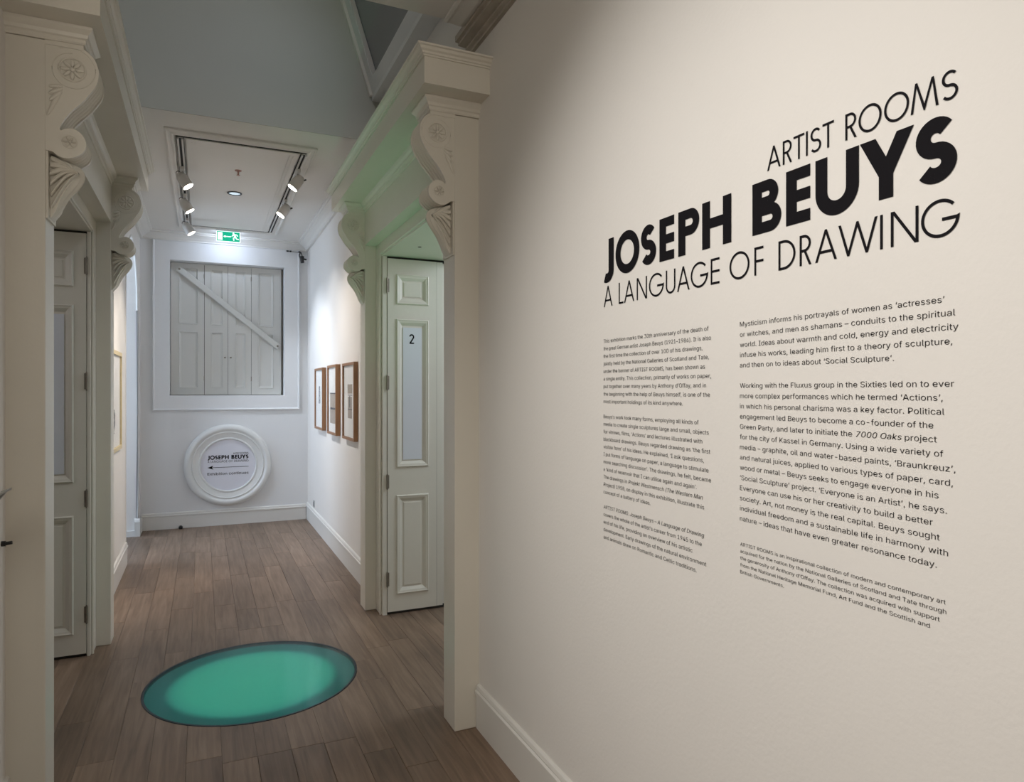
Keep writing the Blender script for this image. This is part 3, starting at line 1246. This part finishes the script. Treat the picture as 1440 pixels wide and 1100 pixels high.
N_, I_ = False, True
COL1 = [("This exhibition marks the 30th anniversary of the death of", .478), ("the great German artist Joseph Beuys (1921–1986). It is also", .487),
        ("the first time the collection of over 100 of his drawings,", .456), ("jointly held by the National Galleries of Scotland and Tate,", .479),
        ("under the banner of ARTIST ROOMS, has been shown as", .465), ("a single entity. This collection, primarily of works on paper,", .487),
        ("put together over many years by Anthony d’Offay, and in", .469), ("the beginning with the help of Beuys himself, is one of the", .483),
        ("most important holdings of its kind anywhere.", .380), None,
        ("Beuys’s work took many forms, employing all kinds of", .441), ("media to create single sculptures large and small, objects", .479),
        ("for vitrines, films, ‘Actions’ and lectures illustrated with", .455), ("blackboard drawings. Beuys regarded drawing as ‘the first", .484),
        ("visible form’ of his ideas. He explained, ‘I ask questions,", .461), ("I put forms of language on paper, a language to stimulate", .478),
        ("more searching discussion’. The drawings, he felt, became", .487), ("a ‘kind of reservoir that I can utilise again and again’.", .434),
        ([("The drawings in ", N_), ("Projekt Westmensch (The Western Man", I_)], .457), ([("Project)", I_), (" 1958, on display in this exhibition, illustrate this", N_)], .462),
        ("concept of a battery of ideas.", .241), None,
        ([("ARTIST ROOMS: Joseph Beuys – A Language of Drawing", I_)], .462), ("covers the whole of the artist’s career from 1945 to the", .453),
        ("end of his life, providing an overview of his artistic", .418), ("development. Early drawings of the natural environment", .470),
        ("and animals draw on Romantic and Celtic traditions.", .434)]
COL2 = [("Mysticism informs his portrayals of women as ‘actresses’", .474), ("or witches, and men as shamans – conduits to the spiritual", .492),
        ("world. Ideas about warmth and cold, energy and electricity", .497), ("infuse his works, leading him first to a theory of sculpture,", .487),
        ("and then on to ideas about ‘Social Sculpture’.", .383), None,
        ("Working with the Fluxus group in the Sixties led on to ever", .490), ("more complex performances which he termed ‘Actions’,", .471),
        ("in which his personal charisma was a key factor. Political", .474), ("engagement led Beuys to become a co-founder of the", .455),
        ([("Green Party, and later to initiate the ", N_), ("7000 Oaks", I_), (" project", N_)], .461), ("for the city of Kassel in Germany. Using a wide variety of", .472),
        ("media – graphite, oil and water-based paints, ‘Braunkreuz’,", .492), ("and natural juices, applied to various types of paper, card,", .488),
        ("wood or metal – Beuys seeks to engage everyone in his", .464), ("‘Social Sculpture’ project. ‘Everyone is an Artist’, he says.", .478),
        ("Everyone can use his or her creativity to build a better", .454), ("society. Art, not money is the real capital. Beuys sought", .466),
        ("individual freedom and a sustainable life in harmony with", .480), ("nature – ideas that have even greater resonance today.", .461)]
COL3 = [("ARTIST ROOMS is an inspirational collection of modern and contemporary art", .475), ("acquired for the nation by the National Galleries of Scotland and Tate through", .476),
        ("the generosity of Anthony d’Offay. The collection was acquired with support", .465), ("from the National Heritage Memorial Fund, Art Fund and the Scottish and", .448),
        ("British Governments.", .129)]


def column(lines, y0, z0, pitch, size, label):
    root = empty('wall_text', (XR, y0, z0), label, 'lettering', 'paragraph columns on the text wall')
    for i, ln in enumerate(lines):
        if ln is None:
            continue
        s, wd = ln
        segs = s if isinstance(s, list) else [(s, False)]
        zz = z0 - pitch * i
        text_line('text_line', segs, size, lambda u, v, d, zz=zz: (XT - d, y0 - u, zz + v), wd, M['black'], root)


column(COL1, 1.796, 1.6475, 0.0231, 0.0212, 'left column of small black text below the title, three paragraphs')
column(COL2, 1.211, 1.6475, 0.0234, 0.0212, 'right column of small black text below the title, two paragraphs')
column(COL3, 1.210, 1.1455, 0.0158, 0.0152, 'smallest black paragraph at the foot of the right text column')

# ------------------------------------------------------------------ doors now that lettering exists
d2 = door(1, 'door_1', 'white panelled folding door with number 2, folded open in the right doorway', True)
door(-1, 'door_2', 'white panelled folding door folded open in the left doorway', False)
# digit 2 on the strip
pts = arc(0.0155, 0.0440, 0.0125, 0.0130, 170, -38, 18)
pts = pts + [(0.0045, 0.0035)]
qs = clip_h(ribbon(pts, 0.0088), 0.0, 1) + ribbon([(0.001, 0.0043), (0.031, 0.0043)], 0.0086)
bm = bmesh.new()
for q in qs:
    vs = [bm.verts.new((1.278 + p.x * 1.05, 4.505 + 0.0030, 1.820 + p.y * 1.08)) for p in q]
    bm.faces.new(vs)
me = bpy.data.meshes.new('digit')
bm.to_mesh(me)
bm.free()
facefix(me, (0, -1, 0))
dg_ = link('digit', me, M['black'], d2)
dg_['label'] = 'black figure 2 at the top of the strip'


# ------------------------------------------------------------------ end window with closed shutters
SY_ = 8.42
win = obj('window_1', B(WX0 - 0.0, WX1 + 0.0, YE + 0.19, YE + 0.21, WZ0, WZ1), M['shut'], kind='structure')
obj('joint_shade', B(-0.30, 0.825, SY_ + 0.034, SY_ + 0.038, WZ0 + 0.01, WZ1 - 0.012), M['crev'], win)  # dark sheet added behind the leaves, paints shade into their joints
win['label'] = 'blocked window behind closed panelled shutters in the end wall'
bm = bmesh.new()
ax0, ax1, az0, az1 = -0.494, 1.032, 1.285, 3.136


def frame_rings(bm, rects):
    V = [[bm.verts.new(p) for p in r] for r in rects]
    for a, b in zip(V[:-1], V[1:]):
        for k in range(4):
            bm.faces.new([a[k], a[(k + 1) % 4], b[(k + 1) % 4], b[k]])


def rr(x0, x1, z0, z1, y):
    return [(x0, y, z0), (x1, y, z0), (x1, y, z1), (x0, y, z1)]


seq = [(0, YE), (0, YE - 0.022), (0.006, YE - 0.028), (0.012, YE - 0.028), (0.018, YE - 0.018), (0.026, YE - 0.014)]
rects = [rr(ax0 + i, ax1 - i, az0 + i, az1 - i * 0.2, y) for i, y in seq]
rects.append(rr(WX0 + 0.002, WX1 - 0.002, WZ0 + 0.002, WZ1 - 0.002, YE - 0.014))
rects.append(rr(WX0 + 0.002, WX1 - 0.002, WZ0 + 0.002, WZ1 - 0.002, YE + 0.189))
frame_rings(bm, rects)
obj('window_frame', bm, M['wall_far'], win)

SY = 8.42
leaves = [(-0.321, 0.0155, (-0.243, -0.046), 'leftmost'), (0.0200, 0.2605, (0.085, 0.212), 'second from the left'),
          (0.2645, 0.5105, (0.335, 0.452), 'third from the left'), (0.5145, 0.839, (0.584, 0.753), 'rightmost')]
for i, (a, b, (pa, pb), pos) in enumerate(leaves):
    z0, z1 = 1.458, 2.925
    bm = bmesh.new()
    zp = [(1.532, 2.164), (2.244, 2.869)]
    t0, t1 = SY, SY + 0.03
    box(bm, a, pa, t0, t1, z0, z1)
    box(bm, pb, b, t0, t1, z0, z1)
    for za, zb in ((z0, 1.532), (2.164, 2.244), (2.869, z1)):
        box(bm, pa, pb, t0, t1, za, zb)
    lf = obj('window_shutter', bm, M['shut'])
    tag(lf, 'grey white panelled shutter leaf closing the end window, %s of four' % pos, 'shutter', 'shutter leaves of the end window')
    for za, zb in zp:
        b2 = bmesh.new()
        frame_rings(b2, [rr(pa + k, pb - k, za + k, zb - k, y) for k, y in ((0, SY - 0.004), (0.006, SY - 0.005), (0.010, SY + 0.004), (0.020, SY + 0.010), (0.026, SY + 0.012))])
        vs = [b2.verts.new(p) for p in rr(pa + 0.026, pb - 0.026, za + 0.026, zb - 0.026, SY + 0.012)]
        b2.faces.new(vs)
        obj('panel', b2, M['shut'], lf)
    if i in (0, 2):
        for z in (1.64, 2.79):
            b2 = bmesh.new()
            cyl(b2, (b + 0.001, SY - 0.003, z - 0.025), (b + 0.001, SY - 0.003, z + 0.025), 0.0045, n=8)
            obj('hinge', b2, M['steel'], lf)
    if i in (1, 2):
        b2 = bmesh.new()
        xk = 0.231 if i == 1 else 0.293
        lathe(b2, [(0.0, 0.024), (0.008, 0.022), (0.010, 0.016), (0.005, 0.010), (0.004, 0.0)], (xk, SY, 1.88), 'Y', 12)
        obj('knob', b2, M['steel'], lf, smooth=True)
# thin brass latch between the knobs
# diagonal bar
bm = bmesh.new()
p0, p1 = Vector((-0.250, 0, 2.862)), Vector((0.812, 0, 2.012))
dv = (p1 - p0).normalized()
nv = Vector((-dv.z, 0, dv.x))
hw = 0.033
ybar = SY - 0.030
prof = [(-hw, 0.024), (-hw, 0.006), (-hw + 0.007, 0.0), (hw - 0.007, 0.0), (hw, 0.006), (hw, 0.024)]
rings = []
for q in (p0, p1):
    rings.append([(q.x + nv.x * a, ybar + b_, q.z + nv.z * a) for a, b_ in prof])
loft(bm, rings)
bar = obj('shutter_bar', bm, M['shut'])
tag(bar, 'painted diagonal bar locked across the four shutter leaves of the end window', 'bar')
for q in (p0 + dv * 0.02, p1 - dv * 0.02):
    bm = bmesh.new()
    cyl(bm, (q.x, ybar - 0.006, q.z), (q.x, ybar + 0.028, q.z), 0.012, n=12)
    obj('pivot_bolt', bm, M['steel'], bar)
# green cable end in window corner
# ------------------------------------------------------------------ round framed sign
SC = (0.263, YE, 0.672)
sgn = empty('round_sign', SC, 'round white moulded frame with black JOSEPH BEUYS arrow sign on the end wall', 'sign')
bm = bmesh.new()
prof = [(0.470, 0.0), (0.472, 0.018), (0.464, 0.040), (0.447, 0.055), (0.425, 0.060), (0.408, 0.054), (0.396, 0.042), (0.388, 0.040), (0.386, 0.046), (0.376, 0.046),
        (0.372, 0.038), (0.345, 0.030), (0.318, 0.024), (0.312, 0.030), (0.302, 0.030), (0.298, 0.020), (0.294, 0.014), (0.294, 0.0)]
lathe(bm, [(r * 0.966, h) for r, h in prof], SC, 'Y', 96)
keep(obj('ring_frame', bm, M['ring'], smooth=True), sgn)
bm = bmesh.new()
ring0 = [(SC[0] + 0.290 * math.cos(2 * math.pi * k / 64), YE - 0.010, SC[2] + 0.290 * math.sin(2 * math.pi * k / 64)) for k in range(64)]
ring1 = [(x, YE - 0.001, z) for x, y, z in ring0]
loft(bm, [ring1, ring0])
brd = keep(obj('sign_board', bm, M['sign']), sgn)
YS = YE - 0.0112


def sign_place(zb):
    return lambda u, v, d: (0.048 + u, YS - d, zb + v)


sk = 0.426 / 1.084


def sign_line(chars, ext, v0, h, t, tx):
    me = lettering_mesh('lettering', [(c_, a * sk, b * sk, v0, h, t, tx) for c_, (a, b) in zip(chars, ext)], lambda u, v, d: (0.048 + u, YS - d, v))
    facefix(me, (0, -1, 0))
    o = link('lettering', me, M['black'])
    o.parent = brd
    return o


sign_line('ARTISTROOMS', AR, 0.789, 0.019, 0.0024, 0.0024)
sign_line('JOSEPHBEUYS', JB, 0.736, 0.045, 0.0098, 0.0112)
sign_line('ALANGUAGEOFDRAWING', AL, 0.701, 0.0245, 0.0028, 0.0028)
OFFS[0] = 0.004
o = text_line('lettering', [("Exhibition continues", False)], 0.056, lambda u, v, d: (0.048 + u, YS - d, 0.562 + v), 0.426, M['black'], None, (0, -1, 0))
o.parent = brd
bm = bmesh.new()
for pg in ([(0.075, 0.6445), (0.474, 0.6445), (0.474, 0.6495), (0.075, 0.6495)], [(0.048, 0.647), (0.108, 0.669), (0.094, 0.647), (0.108, 0.625)]):
    if len(pg) == 4 and pg[0][0] == 0.048:
        for tri in ((0, 1, 2), (0, 2, 3)):
            bm.faces.new([bm.verts.new((pg[i][0], YS - 0.0003, pg[i][1])) for i in tri])
    else:
        bm.faces.new([bm.verts.new((x, YS - 0.0003, z)) for x, z in pg])
me = bpy.data.meshes.new('arrow')
bm.to_mesh(me)
bm.free()
facefix(me, (0, -1, 0))
o = link('arrow', me, M['black'])
o.parent = brd


# ------------------------------------------------------------------ framed drawings
def picture(side, y0, y1, z0, z1, xf, label, group, style, fm, fw=0.022):
    s = side
    xw = XR if s > 0 else XL
    root = empty('framed_drawing', (xw, (y0 + y1) / 2, z0), label, 'picture', group)

    def bx(a, b, c_, d_, e_, f_, bev=0.0):
        return B(a, b, c_, d_, e_, f_, bev=bev)
    bm = bmesh.new()
    for (a, b, c_, d_) in ((y0, y1, z0, z0 + fw), (y0, y1, z1 - fw, z1), (y0, y0 + fw, z0 + fw, z1 - fw), (y1 - fw, y1, z0 + fw, z1 - fw)):
        box(bm, xf, xw - s * 0.002, a, b, c_, d_)
    keep(obj('frame', bm, fm), root)
    xm = xf + s * 0.014
    mb = keep(obj('mount', bx(xm, xm + s * 0.008, y0 + fw, y1 - fw, z0 + fw, z1 - fw), M['paper']), root)
    keep(obj('glazing', bx(xf + s * 0.005, xf + s * 0.008, y0 + fw, y1 - fw, z0 + fw, z1 - fw), M['picglass']), root)
    w_, h_ = y1 - y0, z1 - z0

    def paper(a, b, c_, d_, m, dz=0.0015):
        o = obj('drawing', B(xm - s * dz, xm, y1 - a * w_, y1 - b * w_, z0 + c_ * h_, z0 + d_ * h_), m)
        keep(o, root)
        return o
    if style == 1:
        bm = bmesh.new()
        rnd = random.Random(3)
        for k in range(4):
            pts = []
            for j in range(14):
                t = j / 13
                pts.append((xm - s * 0.001, y1 - w_ * (0.5 + 0.10 * math.sin(t * 7 + k * 1.7) * (1 - 0.4 * t)), z0 + h_ * (0.42 + 0.28 * t + 0.01 * rnd.random())))
            tube(bm, pts, 0.0018, 5)
        keep(obj('drawing', bm, M['graph']), root)
    elif style == 2:
        paper(0.22, 0.86, 0.16, 0.60, M['aged'])
        paper(0.22, 0.86, 0.585, 0.60, M['graph'], 0.002)
        paper(0.24, 0.84, 0.36, 0.385, M['graph'], 0.002)
    elif style == 3:
        paper(0.38, 0.72, 0.28, 0.56, M['aged'])
        paper(0.36, 0.74, 0.60, 0.72, M['aged'])
        paper(0.38, 0.74, 0.575, 0.585, M['graph'], 0.002)
        paper(0.52, 0.57, 0.42, 0.57, M['graph'], 0.002)
        paper(0.40, 0.72, 0.39, 0.40, M['graph'], 0.002)
    elif style == 4:
        bm = bmesh.new()
        for k in range(3):
            pts = [(xm - s * 0.001, y1 - w_ * (0.55 + 0.07 * math.sin(j * 0.6 + k)), z0 + h_ * (0.18 + 0.24 * j / 11)) for j in range(12)]
            tube(bm, pts, 0.002, 5)
        keep(obj('drawing', bm, M['graph']), root)
    return root


GP = 'oak framed drawings in a row on the right wall'
picture(1, 6.972, 7.49, 1.105, 1.735, 1.084, 'oak framed drawing on the right wall, farthest of three, faint grey line sketch', GP, 1, M['frame'])
picture(1, 6.20, 6.665, 1.098, 1.740, 1.081, 'oak framed drawing on the right wall, middle of three, dark band across grey paper', GP, 2, M['frame'])
picture(1, 5.434, 5.93, 1.097, 1.733, 1.088, 'oak framed drawing on the right wall, nearest of three, small brown sheet', GP, 3, M['frame'])
picture(-1, 5.55, 6.32, 1.040, 1.805, -0.592, 'pale gilt framed drawing on the far left wall beside the arch', None, 4, M['gold'], 0.030)

# ------------------------------------------------------------------ floor light
fl = empty('floor_light', (CX, CY, 0), 'round teal glass light set into the wooden floor', 'floor light')
bm = bmesh.new()
lathe(bm, [(CR + 0.002, -0.06), (CR + 0.002, 0.0015), (CR - 0.008, 0.0015), (CR - 0.008, -0.06), (CR + 0.002, -0.06)], (CX, CY, 0), 'Z', 96)
keep(obj('rim', bm, M['rim'], smooth=True), fl)
bm = bmesh.new()
cyl(bm, (CX, CY, -0.004), (CX, CY, 0.0008), CR - 0.009, n=96)
keep(obj('glass_disc', bm, M['floor_glass']), fl)
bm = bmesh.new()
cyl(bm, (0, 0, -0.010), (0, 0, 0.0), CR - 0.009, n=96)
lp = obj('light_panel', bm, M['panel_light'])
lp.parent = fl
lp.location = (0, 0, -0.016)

# ------------------------------------------------------------------ ceiling hatch, tracks and spotlights
hx0, hx1, hy0, hy1 = -0.232, 0.744, 4.985, 7.90
bm = bmesh.new()
seq = [(0.0, CH), (0.0, CH - 0.012), (0.012, CH - 0.018), (0.020, CH - 0.012), (0.034, CH - 0.010), (0.046, CH - 0.016), (0.056, CH - 0.016), (0.060, CH - 0.002)]


def rz(i, z):
    return [(hx0 + i, hy0 + i * 1.6, z), (hx1 - i, hy0 + i * 1.6, z), (hx1 - i, hy1 - i * 1.2, z), (hx0 + i, hy1 - i * 1.2, z)]


frame_rings(bm, [rz(i, z) for i, z in seq])
obj('trim_ceiling_panel_moulding', bm, M['ceil'], kind='structure')
hatch = empty('ceiling_hatch', (0.26, 6.46, CH), 'flat white ceiling hatch panel between the two lighting tracks', 'hatch')
keep(obj('hatch_panel', B(-0.105, 0.640, 5.135, 7.790, CH - 0.010, CH - 0.0005, bev=0.002), M['ceil']), hatch)
for ya in (5.112, 7.800):
    keep(obj('shadow_gap', B(-0.165, 0.690, ya, ya + 0.012, CH - 0.008, CH - 0.0003), M['crev']), hatch)
bm = bmesh.new()
box(bm, -0.045, -0.041, 5.2, 7.70, CH - 0.013, CH - 0.010)
box(bm, -0.070, -0.064, 5.2, 7.70, CH - 0.013, CH - 0.010)
box(bm, 0.575, 0.579, 5.2, 7.70, CH - 0.013, CH - 0.010)
box(bm, 0.600, 0.606, 5.2, 7.70, CH - 0.013, CH - 0.010)
keep(obj('hatch_bead', bm, M['ceil']), hatch)


def track(xc, label):
    root = empty('lighting_track', (xc, 6.46, CH), label, 'track', 'ceiling lighting tracks')
    bm = bmesh.new()
    sweep_y(bm, [(xc - 0.020, CH - 0.0005), (xc - 0.020, CH - 0.020), (xc - 0.008, CH - 0.020), (xc - 0.008, CH - 0.006), (xc + 0.008, CH - 0.006),
                 (xc + 0.008, CH - 0.020), (xc + 0.020, CH - 0.020), (xc + 0.020, CH - 0.0005)], 5.13, 7.785)
    keep(obj('rail', bm, M['fix']), root)
    keep(obj('slot', B(xc - 0.008, xc + 0.008, 5.15, 7.77, CH - 0.008, CH - 0.006), M['slot']), root)
    bm = bmesh.new()
    for o in (-0.024, 0.021):
        box(bm, xc + o, xc + o + 0.003, 5.13, 7.785, CH - 0.014, CH - 0.0006)
    keep(obj('edge_gap', bm, M['crev']), root)


track(-0.140, 'white ceiling lighting track with dark slot on the left of the hatch')
track(0.672, 'white ceiling lighting track with dark slot on the right of the hatch')


def spotlight(x, y, tgt, label, power, ang=46, colr=WARM, xt=None):
    """track spot: adaptor under rail, stem, bent yoke, cylindrical head with lit lens"""
    root = empty('track_spotlight', (xt, y, CH - 0.02), label, 'spotlight', 'track spotlights')
    keep(obj('adaptor', B(xt - 0.014, xt + 0.014, y - 0.06, y + 0.06, CH - 0.046, CH - 0.0205, bev=0.003), M['fix']), root)
    b = bmesh.new()
    cyl(b, (xt, y, CH - 0.046), (xt, y, CH - 0.088), 0.009, n=12)
    keep(obj('stem', b, M['fixg']), root)
    piv = Vector((xt, y, CH - 0.098))
    d = (Vector(tgt) - piv).normalized()
    b = bmesh.new()
    a, e = piv - d * 0.045, piv + d * 0.070
    cyl(b, a, a + d * 0.03, 0.026, 0.040, n=24)
    cyl(b, a + d * 0.03, e, 0.040, 0.043, n=24)
    hd = keep(obj('lamp_head', b, M['fix'], smooth=True), root)
    b = bmesh.new()
    cyl(b, e + d * 0.0004, e + d * 0.003, 0.037, n=24)
    ln = obj('lens', b, M['lens'])
    ln.parent = hd
    # wire safety loop and black locking knob
    b = bmesh.new()
    sd = -1 if xt < 0.2 else 1
    pts = [(xt + sd * (0.030 + 0.016 * math.sin(t)), y, CH - 0.062 + 0.018 * math.cos(t)) for t in [k * 0.45 for k in range(-2, 8)]]
    if xt < 0.2:
        tube(b, pts, 0.0025, 6)
        keep(obj('safety_wire', b, M['slot']), root)
    else:
        cyl(b, (xt + 0.03, y, CH - 0.095), (xt + 0.062, y, CH - 0.080), 0.006, n=10)
        keep(obj('locking_knob', b, M['slot']), root)
    # the lamp's own light
    pl = e + d * 0.012
    o = spot('spot_beam', pl, tgt, power, colr, ang, 0.7, 0.03)
    o.data.use_shadow = True


TW = (1.0, 0.90, 0.80)
TB = (0.78, 0.87, 1.0)
spotlight(-0.14, 5.80, (1.10, 5.60, 1.30), 'white track spotlight on the left track, nearest of three', 60, 84, TW, -0.140)
spotlight(-0.14, 6.58, (1.10, 6.55, 1.25), 'white track spotlight on the left track, middle of three', 62, 84, (0.92, 0.93, 0.97), -0.140)
spotlight(-0.14, 7.50, (1.10, 7.40, 1.20), 'white track spotlight on the left track, farthest of three and next to the exit sign', 95, 80, TB, -0.140)
spotlight(0.67, 5.50, (-0.62, 5.60, 1.30), 'white track spotlight on the right track, nearest of two', 78, 60, TW, 0.672)
spotlight(0.67, 6.40, (-0.62, 6.25, 1.30), 'white track spotlight on the right track, farther of two', 78, 60, TW, 0.672)

# downlight and sprinkler
dl = empty('recessed_downlight', (0.252, 6.375, CH - 0.01), 'small round recessed downlight with dark rim in the ceiling hatch', 'downlight')
bm = bmesh.new()
lathe(bm, [(0.060, 0.0), (0.060, -0.006), (0.048, -0.008), (0.046, 0.0), (0.060, 0.0)], (0.252, 6.375, CH - 0.010), 'Z', 32)
keep(obj('rim', bm, M['blackp'], smooth=True), dl)
bm = bmesh.new()
cyl(bm, (0.252, 6.375, CH - 0.0103), (0.252, 6.375, CH - 0.013), 0.046, n=32)
keep(obj('diffuser', bm, M['dl']), dl)
sp = empty('sprinkler_head', (0.252, 5.71, CH - 0.01), 'small reddish sprinkler head in the ceiling hatch', 'sprinkler')
bm = bmesh.new()
cyl(bm, (0.252, 5.71, CH - 0.010), (0.252, 5.71, CH - 0.016), 0.026, 0.022, n=20)
keep(obj('rosette', bm, M['spr']), sp)
bm = bmesh.new()
cyl(bm, (0.252, 5.71, CH - 0.016), (0.252, 5.71, CH - 0.046), 0.007, 0.005, n=10)
cyl(bm, (0.252, 5.71, CH - 0.046), (0.252, 5.71, CH - 0.049), 0.013, n=12)
keep(obj('nozzle', bm, M['spr']), sp)

# ------------------------------------------------------------------ exit sign
ex = empty('exit_sign', (0.249, 7.86, CH), 'green running man exit sign with left arrow under a lit lamp, at the ceiling', 'sign')
EX0, EX1, EZ0, EZ1, EY = 0.137, 0.361, 3.092, 3.192, 7.86
keep(obj('lamp_housing', B(EX0 - 0.012, EX1 + 0.012, EY - 0.020, EY + 0.024, EZ1 + 0.004, CH - 0.001, bev=0.003), M['exit_c']), ex)
keep(obj('lamp', B(EX0 + 0.0, EX1 + 0.0, EY + 0.006, EY + 0.022, EZ1 - 0.004, EZ1 + 0.0035), M['tube']), ex)
pn = keep(obj('sign_panel', B(EX0 - 0.006, EX1 + 0.006, EY - 0.003, EY + 0.003, EZ0 - 0.006, EZ1 + 0.004), M['exit_w']), ex)
gf = obj('green_face', B(EX0, EX1, EY - 0.0042, EY - 0.0031, EZ0, EZ1), M['exit_g'])
gf.parent = pn
yg = EY - 0.0048


def pict(nm, polys):
    b = bmesh.new()
    for pg in polys:
        b.faces.new([b.verts.new((EX0 + x, yg, EZ0 + z)) for x, z in pg])
    me = bpy.data.meshes.new(nm)
    b.to_mesh(me)
    b.free()
    facefix(me, (0, -1, 0))
    o = link(nm, me, M['exit_w'])
    o.parent = pn
    return o


pict('door_symbol', [[(0.008, 0.010), (0.054, 0.010), (0.054, 0.090), (0.008, 0.090)]])
pict('arrow', [[(0.062, 0.050), (0.082, 0.062), (0.082, 0.038)], [(0.080, 0.0455), (0.138, 0.0455), (0.138, 0.0545), (0.080, 0.0545)]])
man = []


def limb(p, w_):
    global man
    man += [[(v.x, v.y) for v in q] for q in ribbon(p, w_)]


man.append([(0.162 + 0.0085 * math.cos(a), 0.087 + 0.0085 * math.sin(a)) for a in [2 * math.pi * k / 14 for k in range(14)]])
limb([(0.168, 0.077), (0.182, 0.048)], 0.019)
limb([(0.172, 0.074), (0.152, 0.066), (0.146, 0.052)], 0.007)
limb([(0.174, 0.074), (0.192, 0.076), (0.206, 0.060)], 0.008)
limb([(0.180, 0.050), (0.162, 0.038), (0.166, 0.012)], 0.010)
limb([(0.182, 0.050), (0.194, 0.030), (0.214, 0.027)], 0.010)
pict('running_figure', man)
# light thrown by the exit lamp on ceiling cornice and end wall
area('exit_lamp_light', (0.249, 7.92, 3.175), (0.249, 8.6, 2.75), 0.22, 1.7, (0.66, 0.78, 1.0), 0.02)

# ------------------------------------------------------------------ small fittings in the corner
cm = empty('corner_camera', (1.05, 8.20, 3.05), 'small black camera on a bracket in the far right corner under the cornice', 'camera')
bm = bmesh.new()
cyl(bm, (1.045, 8.20, 3.055), (1.050, 8.19, 2.985), 0.026, 0.020, n=16)
keep(obj('housing', bm, M['blackp'], smooth=True), cm)
bm = bmesh.new()
tube(bm, [(1.022, 8.20, 3.045), (1.020, 8.22, 3.08), (1.035, 8.25, 3.11), (1.050, 8.296, 3.115)], 0.006, 8)
tube(bm, [(1.055, 8.20, 3.045), (1.045, 8.22, 3.09), (1.040, 8.25, 3.115)], 0.005, 8)
keep(obj('bracket', bm, M['blackp'], smooth=True), cm)
bm = bmesh.new()
cyl(bm, (1.060, 8.20, 3.03), (1.096, 8.19, 3.022), 0.010, n=12)
keep(obj('side_arm', bm, M['blackp'], smooth=True), cm)
bm = bmesh.new()
tube(bm, [(0.875, YE - 0.034, 3.120), (0.94, YE - 0.034, 3.118), (1.03, YE - 0.034, 3.113)], 0.005, 8)
cb = obj('cable', bm, M['fixg'], smooth=True)
tag(cb, 'thin dark cable clipped along the cornice beside the corner camera', 'cable')
for x in (0.885, 0.915, 1.015):
    obj('cable_clip', B(x, x + 0.022, YE - 0.041, YE - 0.026, 3.111, 3.127), M['blackp'], cb)
# wall socket low on right wall, dark object at end baseboard
bm = bmesh.new()
box(bm, XR - 0.008, XR, 7.75, 7.81, 0.215, 0.290, bev=0.002)
so = obj('wall_socket', bm, M['fixg'])
tag(so, 'small grey socket low on the far right wall just above the baseboard', 'socket')
b2 = bmesh.new()
box(b2, XR - 0.0095, XR - 0.0075, 7.768, 7.792, 0.230, 0.275)
o = obj('socket_insert', b2, M['slot'], so)
bm = bmesh.new()
box(bm, -0.238, -0.198, 8.225, 8.280, 0.001, 0.028, bev=0.006)
cyl(bm, (-0.218, 8.250, 0.026), (-0.218, 8.250, 0.036), 0.012, n=12)
db = obj('door_stop', bm, M['blackp'])
tag(db, 'small black stop on the floor against the end baseboard', 'door stop')
# angled panel at the left edge, and cable hook
hp = empty('angled_holder', (XL, 2.25, 1.18), 'grey angled holder sticking out from the near left wall at the left edge', 'holder')
bm = bmesh.new()
loft(bm, [[(-0.503, y, 1.221), (XL + 0.001, y, 1.178), (XL + 0.001, y, 1.168), (-0.505, y, 1.214)] for y in (2.10, 2.40)])
keep(obj('top_plate', bm, M['fixg']), hp)
bm = bmesh.new()
loft(bm, [[(-0.512, y, 1.2105), (XL + 0.001, y, 1.166), (XL + 0.001, y, 1.085)] for y in (2.375, 2.392)])
keep(obj('side_gusset', bm, M['fixg']), hp)
bm = bmesh.new()
cyl(bm, (XL, 2.765, 0.992), (XL + 0.012, 2.765, 0.992), 0.009, n=12)
cyl(bm, (XL + 0.012, 2.765, 0.992), (XL + 0.030, 2.765, 0.994), 0.006, n=10)
o = obj('wall_hook', bm, M['blackp'])
tag(o, 'tiny black hook on the near left wall below the angled holder', 'hook')

# ------------------------------------------------------------------ sloping skylight in the light well
SX0, SZ0 = 1.064, 3.531
SL = Vector((-0.32, 0, 1)).normalized()
sky = obj('window_2', B(SX0 + 0.0, 1.9, 1.95, 4.70, SZ0 - 0.03, SZ0), M['alu'], kind='structure')
sky['label'] = 'sloping glazed skylight above the right door surround'
nrm = Vector((SL.z, 0, -SL.x))   # outwards, to the right
LEN = 1.95


def slab(bm, a0, a1, y0, y1, t0, t1):
    base = Vector((SX0, 0, SZ0))
    pts = []
    for y in (y0, y1):
        ring = []
        for a, t in ((a0, t0), (a1, t0), (a1, t1), (a0, t1)):
            q = base + SL * a + nrm * t
            ring.append((q.x, y, q.z))
        pts.append(ring)
    loft(bm, pts)


bm = bmesh.new()
slab(bm, 0.0, 0.085, 1.95, 4.66, 0, 0.07)
slab(bm, LEN - 0.09, LEN, 1.95, 4.66, 0, 0.07)
slab(bm, 0.085, LEN - 0.09, 4.565, 4.66, 0, 0.07)
slab(bm, 0.085, LEN - 0.09, 1.95, 2.05, 0, 0.07)
obj('frame', bm, M['alu'], sky)
bm = bmesh.new()
slab(bm, 0.0, LEN, 4.66, 4.70, -0.02, 0.08)
obj('side_lining', bm, M['ceil'], sky)
bm = bmesh.new()
slab(bm, 0.085, LEN - 0.09, 2.05, 4.565, 0.035, 0.041)
o = obj('pane', bm, M['pane'], sky)
bm = bmesh.new()
slab(bm, 0.085, 0.095, 2.05, 4.565, 0.010, 0.030)
slab(bm, 0.085, LEN - 0.09, 4.556, 4.565, 0.004, 0.030)
obj('glazing_bead', bm, M['fix'], sky)
